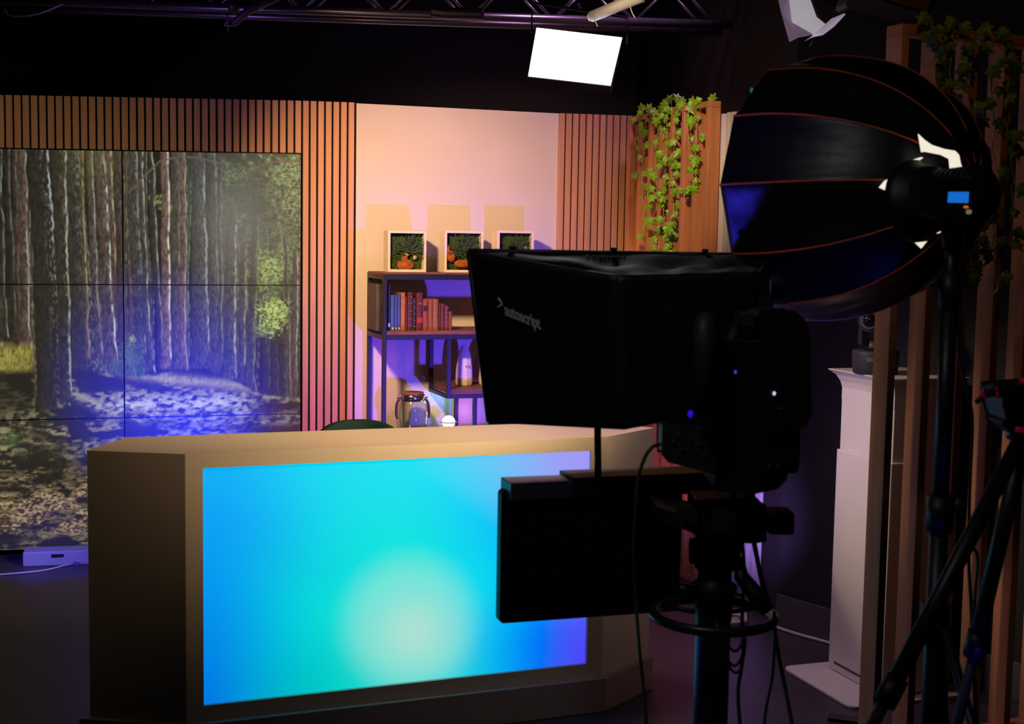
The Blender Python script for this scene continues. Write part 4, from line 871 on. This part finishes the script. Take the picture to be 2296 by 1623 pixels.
obj('plate_clamp', poly_slab([(1530, 1134), (1562, 1142), (1562, 1172), (1530, 1162)], 2.93, 3.0), CAMG, pd, .002)
obj('plate_clamp', poly_slab([(1612, 1143), (1646, 1150), (1646, 1200), (1618, 1192), (1600, 1186), (1600, 1158)], 2.93, 3.0), CAMG, pd, .002)
obj('head_block', poly_slab([(1562, 1124), (1690, 1118), (1716, 1134), (1716, 1212), (1690, 1216), (1562, 1210)], 2.98, 3.12), CAMB, pd, .003)
obj('tilt_knob', pbox(1726, 1150, 1781, 1200, 2.98, 3.06, .004), CAMB, pd, .003)
obj('knob_shaft', MB().cyl(D(1712, 1182, 3.02), D(1730, 1182, 3.02), .009, seg=12), STEEL, pd)
obj('riser', poly_slab([(1638, 1098), (1652, 1098), (1652, 1130), (1638, 1130)], 3.0, 3.06).box((0, 0), (0, 0), (0, 0)) if False else poly_slab([(1640, 1098), (1652, 1098), (1652, 1130), (1640, 1130)], 3.0, 3.06), CAMB, pd)
obj('riser', poly_slab([(1676, 1098), (1692, 1098), (1692, 1130), (1676, 1130)], 3.0, 3.06), CAMB, pd)
# cables of the rig
props(obj('camera_cable', MB().tube(smooth_path([D(1480, 996, 2.9), D(1462, 1003, 2.88), D(1444, 1030, 2.88), D(1430, 1080, 2.88), D(1423, 1170, 2.88), D(1421, 1250, 2.88), D(1426, 1350, 2.88), D(1433, 1450, 2.87), D(1444, 1560, 2.86), D(1452, 1660, 2.85), D(1470, 1850, 2.8)]), .0042, 8), GREENC), 'long thin grey green cable hanging from the camera connector box', 'cable')
props(obj('cable_loop', MB().tube(smooth_path([D(1630, 1415, 2.98), D(1632, 1445, 2.96), D(1650, 1460, 2.95), D(1664, 1440, 2.96), D(1668, 1420, 2.96), D(1664, 1470, 2.95), D(1648, 1492, 2.94), D(1632, 1478, 2.95), D(1630, 1440, 2.96), D(1634, 1490, 2.95), D(1650, 1508, 2.94), D(1664, 1490, 2.95), D(1666, 1430, 2.97)]), .0035, 7), CABLE), 'black cable looped in coils beside the pedestal column', 'cable')
props(obj('cable', MB().tube(smooth_path([D(1660, 1180, 2.97), D(1668, 1270, 2.97), D(1664, 1400, 2.96), D(1670, 1440, 2.95), D(1662, 1500, 2.95), D(1655, 1560, 2.95), D(1664, 1680, 2.9)]), .0045, 8), CABLE), 'black cable hanging straight down just right of the pedestal column', 'cable', 'black cables under the camera')
props(obj('cable', MB().tube(smooth_path([D(1738, 1395, 2.98), D(1736, 1450, 2.97), D(1731, 1520, 2.97), D(1716, 1600, 2.95), D(1710, 1700, 2.9)]), .0038, 8), CABLE), 'black cable falling from the ring and bending left at the bottom', 'cable', 'black cables under the camera')
props(obj('cable', MB().tube(smooth_path([D(1736, 1370, 2.96), D(1738, 1420, 2.96), D(1748, 1480, 2.96), D(1760, 1540, 2.95), D(1778, 1640, 2.9), D(1790, 1750, 2.85)]), .0048, 8), CABLE), 'black cable falling from the ring and bending right at the bottom', 'cable', 'black cables under the camera')
props(obj('coiled_cable', MB().tube([Z(1640+34*math.cos(t*.5)+2*math.sin(t), 1375+10*math.sin(t*.5)+t*.15, .02+.006*(t/12)) for t in range(90)], .005, 6), WCABLE), 'pale coiled cable lying on the floor seen through the steering ring', 'cable')
props(obj('floor_cable', MB().tube(smooth_path([Z(1741, 1406, .008), Z(1770, 1416, .008), Z(1800, 1425, .008), Z(1830, 1433, .008), Z(1880, 1447, .008)]), .008, 8), WCABLE), 'white cable running along the foot of the black wall', 'cable')

# ================================================================== SOFTBOX ON STAND
sb = thing('softbox', 'large black many-sided dome softbox with orange ribs, seen from behind', 'softbox', D(1820, 425, 3.75))
rc = D(1812, 426, 3.78); R_ = .368; Lx = .53; yaw = math.radians(42-3); pit = math.radians(1)
ax = Vector((math.sin(yaw)*math.cos(pit), -math.cos(yaw)*math.cos(pit), math.sin(pit)))   # from rim centre back to the apex
e1 = ax.cross(Vector((0, 0, 1))).normalized(); e2 = e1.cross(ax).normalized()
NG = 12; ph0 = math.radians(0)
def dome(th, t, sag=1.):
    r = R_*math.sqrt(max(0, 1-t**2.3)); g = th/(2*math.pi)*NG; fr_ = g-math.floor(g); c1 = math.cos(math.pi/NG)/math.cos((fr_-.5)*2*math.pi/NG)
    k = (1+.016*(noise.noise(Vector((th*7, t*1.3, 2.)))+.6*noise.noise(Vector((th*15-t*3, t*2, 7.))))*(1-t)**.6*min(1, 6*t+.15))*(c1-(.0 if sag == 0 else .035*math.sin(math.pi*fr_)*math.sin(math.pi*min(t*1.1, 1)))) if sag else 1.
    return rc+ax*(Lx*t)+(e1*math.cos(th+ph0)+e2*math.sin(th+ph0))*r*k
TM = .992; b = MB(); nt_, nu_ = 30, NG*16
b.add([dome(2*math.pi*i/nu_, TM*j/nt_) for j in range(nt_+1) for i in range(nu_)], [(j*nu_+i, j*nu_+(i+1) % nu_, (j+1)*nu_+(i+1) % nu_, (j+1)*nu_+i) for j in range(nt_) for i in range(nu_)])
na_ = len(b.v); b.v.append(rc+ax*Lx*1.0); b.f += [(nt_*nu_+i, nt_*nu_+(i+1) % nu_, na_) for i in range(nu_)]; b.smooth = [True]*len(b.f); obj('shell', b, NYLON, sb, solid=.003)
for k_ in range(NG):
    th = 2*math.pi*k_/NG; c0 = rc
    obj('rib', MB().tube([dome(th, TM*j/16)+(dome(th, TM*j/16)-(rc+ax*Lx*.3)).normalized()*.001 for j in range(17)], [.0036]*8+[.0026]*9, 6), RIBM, sb)
dpt = [dome(2*math.pi*i/nu_, .0)-ax*.0 for i in range(nu_)]
cdf = rc+ax*.05; q = MB(); q.add([cdf]+[cdf+(p-rc)*.93 for p in dpt], [(0, 1+i, 1+(i+1) % nu_) for i in range(nu_)])
obj('front_diffuser', q, mat('softbox_diffuser', 'f4f0ea', .6, emit='fff0d8', es=1.2), sb)
# light leaking near the speed ring, put in as glowing patches on the shell
LIN = mat('lining_glow', 'f4f0e4', .6, emit='fbf2dc', es=.9)
ap = rc+ax*Lx*.93
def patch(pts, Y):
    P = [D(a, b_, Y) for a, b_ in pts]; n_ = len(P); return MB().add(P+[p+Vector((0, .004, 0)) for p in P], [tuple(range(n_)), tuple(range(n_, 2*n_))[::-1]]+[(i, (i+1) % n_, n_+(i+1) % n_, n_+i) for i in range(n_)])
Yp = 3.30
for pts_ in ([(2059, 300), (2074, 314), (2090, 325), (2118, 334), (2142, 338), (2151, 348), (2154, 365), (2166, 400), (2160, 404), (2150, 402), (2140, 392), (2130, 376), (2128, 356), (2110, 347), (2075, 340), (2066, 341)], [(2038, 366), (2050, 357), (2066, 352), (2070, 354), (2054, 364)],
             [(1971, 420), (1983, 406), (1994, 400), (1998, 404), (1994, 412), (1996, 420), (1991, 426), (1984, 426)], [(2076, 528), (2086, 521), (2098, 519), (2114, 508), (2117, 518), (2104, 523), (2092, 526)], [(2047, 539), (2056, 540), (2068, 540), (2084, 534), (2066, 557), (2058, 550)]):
    obj('light_leak', patch(pts_, Yp-.05), LIN, sb)
# lamp head
lh = thing('studio_lamp', 'black LED lamp head with blue screen behind the softbox', 'lamp', D(2110, 450, 3.15))
hc = D(2062, 450, 3.22); ha = Vector((.75, -.62, .12)).normalized()
Mh = frameM(hc, e1, ha.cross(e1)); Mh.col[0][:3] = e1; Mh.col[1][:3] = e1.cross(-ha).normalized() if False else ha.cross(e1).normalized(); Mh.col[2][:3] = ha
obj('speed_ring', MB().lathe([(0, -.03), (.094, -.03), (.1, -.02), (.1, .0), (.085, .02), (.078, .045), (.0, .045)], Mh, 40), CAMB, lh)
obj('lamp_body', MB().lathe([(0, .04), (.06, .04), (.062, .06), (.062, .15), (.05, .17), (0, .17)], Mh, 32), CAMB, lh)
fins = MB()
for k_ in range(6): fins.lathe([(.062, .062+k_*.014), (.067, .062+k_*.014), (.067, .067+k_*.014), (.062, .067+k_*.014)], Mh, 32)
obj('cooling_fins', fins, CAMG, lh)
Yh = 3.02
obj('control_box', poly_slab([(2068, 402), (2165, 404), (2183, 410), (2192, 430), (2192, 458), (2182, 480), (2166, 490), (2110, 490), (2068, 470)], Yh, Yh+.09), CAMB, lh, .004)
obj('display', poly_slab([(2127, 430), (2173, 430), (2171, 455), (2125, 454)], Yh-.002, Yh+.001), mat('blue_lcd', '1050a0', .3, emit='1878e0', es=.75), lh)
p = D(2166, 464, Yh); obj('orange_led', MB().ball(p, .004, 10, (1.6, .5, .8)), mat('orange_led', 'e06020', .3, emit='e06020', es=.8), lh)
p = D(2171, 475, Yh); obj('dial', MB().cyl(p+Vector((0, .002, 0)), p-Vector((0, .008, 0)), .0055, seg=16), mat('pale_dial_glow', 'a8b898', .4, emit='a8b898', es=.25), lh)  # faint glow put into the knob's colour
obj('yoke', MB().tube([D(2118, 470, 3.06), D(2128, 510, 3.06), D(2134, 545, 3.06)], [.016, .02, .02], 12), CAMB, lh)
# stand
pt = D(2136, 540, 3.1); sx_, sy_ = pt.x, pt.y
ls = thing('light_stand', 'tall black light stand carrying the softbox in front of the right screen', 'light stand', (sx_, sy_, 0))
zz = lambda y: D(2110, y, 3.1).z
obj('upper_pole', MB().cyl((sx_, sy_, zz(700)), (sx_, sy_, zz(530)), .016, seg=20), STEEL, ls)
obj('pole_head', MB().cyl((sx_, sy_, zz(556)), (sx_, sy_, zz(498)), .024, seg=20), CAMB, ls)
obj('tilt_bracket', MB().cyl((sx_, sy_, zz(690)), (sx_, sy_, zz(608)), .026, seg=20).tube([(sx_, sy_, zz(630)), (sx_-.03, sy_-.005, zz(628)), (sx_-.055, sy_-.01, zz(640))], .008, 8), CAMB, ls)
obj('middle_pole', MB().cyl((sx_, sy_, zz(1120)), (sx_, sy_, zz(690)), .0195, seg=20), STEEL, ls)
obj('clamp_collar', MB().cyl((sx_, sy_, zz(1190)), (sx_, sy_, zz(1110)), .032, seg=20), CAMB, ls)
obj('clamp_knob', MB().cyl((sx_+.025, sy_-.0, zz(1130)), (sx_+.055, sy_-.01, zz(1130)), .017, seg=12).cyl((sx_+.02, sy_, zz(1142)), (sx_+.06, sy_, zz(1142)), .008, seg=8), CAMG, ls)
obj('lower_pole', MB().cyl((sx_, sy_, .25), (sx_, sy_, zz(1185)), .0225, seg=20), STEEL, ls)
obj('leg_collar', MB().cyl((sx_, sy_, zz(1440)), (sx_, sy_, zz(1350)), .034, seg=20), CAMB, ls)
for a_ in (180, 300, 60):
    a = math.radians(a_); tp_ = Vector((sx_+.03*math.cos(a), sy_+.03*math.sin(a), zz(1400))); ft = Vector((sx_+.38*math.cos(a), sy_+.38*math.sin(a), .012)); obj('leg', MB().cyl(tp_, ft, .013, seg=12), STEEL, ls)
    md = tp_.lerp(ft, .6); obj('brace', MB().cyl((sx_+.02*math.cos(a), sy_+.02*math.sin(a), .3), md, .007, seg=8), STEEL, ls)
props(obj('lamp_cable', MB().tube(smooth_path([D(2168, 492, 3.02), D(2162, 540, 3.03), D(2158, 600, 3.04), D(2153, 690, 3.05), D(2150, 780, 3.05), D(2160, 840, 3.05), D(2172, 890, 3.05), D(2180, 950, 3.05), D(2174, 1100, 3.04), D(2172, 1250, 3.04), D(2180, 1400, 3.04), D(2190, 1700, 3.0)]), .0045, 8), CABLE), 'black cable hanging from the lamp head along the light stand', 'cable')
props(obj('cable', MB().tube(smooth_path([D(2176, 1225, 2.98), D(2190, 1240, 2.98), D(2192, 1270, 2.98), D(2186, 1340, 2.98), D(2184, 1420, 2.98), D(2196, 1500, 2.97)]), .004, 8), CABLE), 'thin black cable curving down between the stand and the tripod', 'cable')

# ================================================================== TRIPOD at the right edge
hp = D(2290, 985, 2.75)
tri = thing('camera_tripod', 'black camera tripod at the right edge of the photo', 'tripod', (hp.x, hp.y, 0))
for (p_, q_, r0, r1) in ((D(2284, 992, 2.75), D(2190, 1180, 2.7), .017, .017), (D(2190, 1180, 2.7), D(2060, 1440, 2.62), .013, .012)): pass
f1 = Z(1890, 1790, 0.0)
def leg3(a, k, tgt):
    l = MB().cyl(a, a.lerp(tgt, .38), .0175, seg=14); lg = obj('leg', l, STEEL, tri)
    obj('lower_leg', MB().cyl(a.lerp(tgt, .36), tgt, .012, seg=12), CAMG, lg)
    m_ = a.lerp(tgt, .37); d_ = (tgt-a).normalized(); obj('leg_lock', MB().cyl(m_-d_*.03, m_+d_*.03, .024, seg=14), CAMB, lg)
def ext(a, b_, z=0.0): d = b_-a; return a+d*((z-a.z)/d.z)
a = D(2284, 994, 2.75); leg3(a, 0, ext(a, D(2110, 1330, 2.62), .01))
a = D(2292, 1000, 2.78); leg3(a, 1, ext(a, D(2222, 1300, 2.85), .01))
a = D(2310, 996, 2.74); leg3(a, 2, ext(a, D(2380, 1300, 2.6), .01))
obj('bowl', MB().cyl(hp-Vector((0, 0, .0)), hp+Vector((0, 0, .03)), .03, .035, 24), CAML, tri)
vc = thing('video_camera', 'small black video camera with red accents on the tripod, right edge', 'camera', hp+Vector((0, 0, .03)))
obj('fluid_head', poly_slab([(2262, 935), (2310, 930), (2320, 985), (2275, 975), (2250, 950)], 2.7, 2.8), CAMB, vc, .003)
obj('body', poly_slab([(2250, 872), (2330, 866), (2330, 950), (2262, 945), (2252, 910)], 2.68, 2.8), CAMB, vc, .004)
obj('handgrip', MB().tube([D(2202, 878, 2.7), D(2230, 872, 2.7), D(2260, 878, 2.72)], [.014, .016, .018], 12), CAMG, vc)
RED = mat('red_anodised_glow', 'c01838', .35, .3, emit='c01838', es=.06)  # slight glow put into the red
for (x, y, x2, y2) in ((2201, 876, 2205, 890), (2232, 870, 2237, 888)): obj('red_ring', MB().tube([D(x, y, 2.69), D(x2, y2, 2.69)], .0048, 10), RED, vc)
obj('red_trim', MB().tube([D(2290, 852, 2.68), D(2300, 856, 2.68)], .006, 8), RED, vc); obj('red_trim', MB().tube([D(2278, 962, 2.68), D(2296, 965, 2.68)], .006, 8), RED, vc)
obj('hinge_lever', MB().tube([D(2203, 888, 2.7), D(2188, 903, 2.7)], .0055, 8), CAMB, vc)
# ================================================================== TOTEM with remote camera
Pl = Z(1857, 1497, .012); Pr = Z(1948, 1548, .012); td = (Pr-Pl).normalized(); Wt = .36; tn = Vector((td.y, -td.x, 0)); tn = tn if tn.x < 0 else -tn
tot = thing('display_totem', 'white flared display column on a flat base plate', 'plinth', Pl+td*.18-tn*.12)
Mt_ = Matrix.Identity(4); Mt_.col[0][:3] = td; Mt_.col[1][:3] = -tn; Mt_.col[2][:3] = (0, 0, 1); Mt_.translation = Vector((Pl.x, Pl.y, 0))
ztp = D(1877, 827, Pl.y).z; zst = D(1880, 1006, Pl.y).z
ROOT[tot] = Vector((tot.location.x, tot.location.y, 0)); tot.location = ROOT[tot]
b = MB().box((.008, Wt-.008), (.008, .27), (zst, ztp-.12), Mt_).box((0, Wt), (0, .278), (.014, zst), Mt_)
obj('column', b, WHITEM, tot, .003)
b = MB(); prof = [(.0, -.12), (.0, -.07), (.006, -.045), (.018, -.022), (.034, -.008), (.04, -.004), (.04, 0)]
rings = []
for (o_, dz) in prof: rings.append([Mt_ @ Vector((x, y, ztp+dz)) for x, y in ((.008-o_, .008-o_), (Wt-.008+o_, .008-o_), (Wt-.008+o_, .27+o_), (.008-o_, .27+o_))])
vs = [p for r_ in rings for p in r_]; n_ = len(rings); b.add(vs, [(i*4+k_, i*4+(k_+1) % 4, (i+1)*4+(k_+1) % 4, (i+1)*4+k_) for i in range(n_-1) for k_ in range(4)]+[tuple((n_-1)*4+k_ for k_ in range(4))])
obj('flared_top', b, WHITEM, tot)
bpp = [(Z(px, py, .0)) for px, py in ((1768, 1508), (1857, 1494), (1990, 1520))]
obj('base_plate', MB().rbox((-.07, Wt+.06), (-.17, .36), (.001, .012), .04, Mt_, 6, 'z'), WHITEM, tot, .002)
obj('slot', MB().box((.04, .26), (-.002, .0015), (.045, .052), Mt_), mat('slot_shadow_gap', '3a3838', .8), tot)
ptz = D(1950, 834, Pl.y-.16); oz = Vector((ptz.x+.02, ptz.y, ztp+.0005))
ca = thing('remote_camera', 'dark grey remote dome camera standing on the white column', 'camera', oz)
KS = Pl.y/F_PX; TTz = Matrix.Translation(oz)
obj('base', MB().lathe([(0, 0), (46*KS, 0), (48*KS, 4*KS), (50*KS, 44*KS), (49*KS, 50*KS), (0, 51*KS)], TTz, 40), CAMG, ca)
obj('turntable', MB().lathe([(0, 51*KS), (26*KS, 51*KS), (24*KS, 60*KS), (22*KS, 74*KS), (0, 76*KS)], TTz, 32), CAMB, ca)
for sg in (-1, 1): obj('arm', MB().rbox((sg*30*KS-.01, sg*30*KS+.01), (-.025, .025), (60*KS, 135*KS), .008, TTz, axis='y'), CAMB, ca)
hd = oz+Vector((-8*KS, 0, 118*KS)); hx = Vector((-.5, -.86, 0)).normalized()
obj('camera_head', MB().cyl(hd-hx*.04, hd+hx*.05, 27*KS, seg=28), CAMB, ca)
obj('lens', MB().cyl(hd+hx*.05, hd+hx*.062, 22*KS, 20*KS, 28), CAML, ca); obj('lens_glass', MB().ball(hd+hx*.056, 16*KS, 16, (1, 1, 1)), mat('lens_glass', '18181c', .08), ca)
fx_ = Vector((-.28, -.96, 0)).normalized(); tm = frameM(oz+fx_*(50*KS+.0005)+Vector((0, 0, 30*KS))-fx_.cross(Vector((0, 0, 1)))*.0-Vector((.03, -.0, 0)), Vector((.96, -.28, 0)), Vector((0, 0, 1)))
text_obj('SONY', .016, tm, mat('silver_print', 'b8b8bc', .4), ca, 'lettering', .0012)
props(obj('cable_cover', MB().box((-.02, .1), (-.03, .03), (0, .012), Matrix.Translation(Z(1870, 1612, 0)) @ Matrix.Rotation(-.35, 4, 'Z')), CAMB), 'flat black cable cover on the floor before the white column', 'cable cover')

# ================================================================== LIGHTS
def light(name, kind, loc, target, energy, color, size=.2, spot=60, blend=.6, sizey=None):
    l = bpy.data.lights.new(name, kind); l.energy = energy; l.color = color
    if kind == 'AREA': l.size = size; l.shape = 'RECTANGLE' if sizey else 'SQUARE'; l.size_y = sizey or size
    else: l.shadow_soft_size = size
    if kind == 'SPOT': l.spot_size = math.radians(spot); l.spot_blend = blend
    o = bpy.data.objects.new(name, l); C.objects.link(o); o.location = loc
    o.rotation_euler = (Vector(target)-Vector(loc)).to_track_quat('-Z', 'Y').to_euler(); return o
Wc = lambda px, py: W.P(*W.hit(px, py))
# warm wash on the set wall from the rig
light('warm_wash', 'SPOT', (-1.0, 4.5, 2.68), W2.P(.45, 1.6), 500, (1, .57, .25), .10, 50, 1)
light('rose_wash', 'SPOT', (.75, 6.15, 3.4), W2.P(.85, 2.0), 60, (.95, .45, 1), .12, 95, 1)
# blue and violet uplights on the floor behind the desk
light('blue_uplight', 'SPOT', (.62, 5.3, .42), W2.P(.55, 1.0), 200, (.12, .06, 1), .04, 58, 1)
light('blue_uplight', 'SPOT', (-1.3, 5.35, .25), W.P(.85, .82), 900, (.01, .02, 1), .05, 42, 1)
light('blue_uplight', 'SPOT', (-2.3, 6.0, .5), pb.location, 30, (.02, .02, 1), .03, 60, 1)  # unseen spot added to turn the power box blue
light('magenta_uplight', 'SPOT', (-.8, 5.9, .25), Wc(740, 960), 30, (1, .12, .6), .05, 50, 1)
light('pink_uplight', 'SPOT', (.25, 5.4, .3), (.85, 6.85, .8), 22, (1, .3, .5), .05, 46, 1)
light('violet_uplight', 'SPOT', (.78, 5.25, .35), (1.12, 6.05, .55), 30, (.50, .26, 1), .05, 70, 1)
light('violet_wall', 'SPOT', (.55, 4.5, 1.2), (1.3, 5.35, 1.0), 9, (.5, .25, 1), .1, 70, 1)  # unseen spot added to lift the black wall towards violet
# key from the softbox, onto the desk
ka = light('softbox_key', 'AREA', rc-ax*.03, (-.35, 4.6, 1.45), 12, (1, .76, .42), .55); ka.data.spread = math.radians(62)
light('desk_fill', 'SPOT', (-1.2, 1.8, 3.1), (-.75, 4.3, 1.25), 32, (1, .66, .58), .2, 26, 1)  # unseen extra fill added to brighten the desk front
light('rose_top', 'SPOT', (.2, 5.9, 2.75), (-.4, 4.6, 1.0), 20, (1, .55, .50), .1, 60, 1)
lb = light('panel_beam', 'AREA', cc+zvv*.02, (.4, 2.6, 1.3), 1.0, (.92, .92, 1), .3); lb.data.spread = math.radians(90)
light('ivy_spot', 'SPOT', (.15, 4.3, 3.1), (.85, 6.9, 1.9), 190, (1, .68, .36), .08, 26, .9)
light('floor_fill', 'SPOT', (-.2, 4.9, 3.3), (.9, 5.0, 0), 110, (.9, .60, .8), .2, 44, 1)
light('column_fill', 'SPOT', (-1.3, 4.15, 2.5), (1.25, 4.85, 1.0), 230, (1, .76, .56), .15, 24, 1)
light('rig_fill', 'SPOT', (-.6, 1.6, 3.3), (.5, 3.0, 1.45), 24, (.9, .88, 1), .15, 60, 1)  # unseen overhead fill added to bring out the rig's lettering and knobs
light('blue_side', 'SPOT', (-.9, 3.72, .9), D(1670, 600, 3.7), 75, (.05, .03, 1), .06, 36, 1)
light('truss_violet', 'SPOT', (-2.2, 5.2, 1.9), (-1.4, 6.3, 2.85), 22, (.45, .2, 1), .05, 70, 1)  # unseen violet spot added to brighten the truss
light('rail_amber', 'SPOT', (1.0, 3.3, 3.4), (1.35, 4.2, 2.4), 5, (1, .55, .1), .05, 60, 1)
light('cyan_glow', 'POINT', W2.P(W2.hit(985, 905)[0], .85, .10), (0, 0, 0), .35, (.3, 1, .75), .02)
light('pink_glow', 'POINT', W2.P(W2.hit(1040, 945)[0], .74, .10), (0, 0, 0), .35, (1, .35, .45), .02)
light('truss_rose', 'SPOT', (-.6, 5.0, 2.2), (-.3, 6.3, 2.85), 8, (1, .6, .6), .05, 60, 1)
light('blue_low', 'SPOT', (-.9, 3.75, .72), (1.0, 3.1, .66), 9, (.06, .03, 1), .05, 34, 1)
light('blue_under', 'SPOT', (1.05, 2.45, .3), D(1770, 640, 3.6), 16, (.06, .03, 1), .05, 24, 1)  # unseen second spot added to carry blue onto the softbox's lower gores
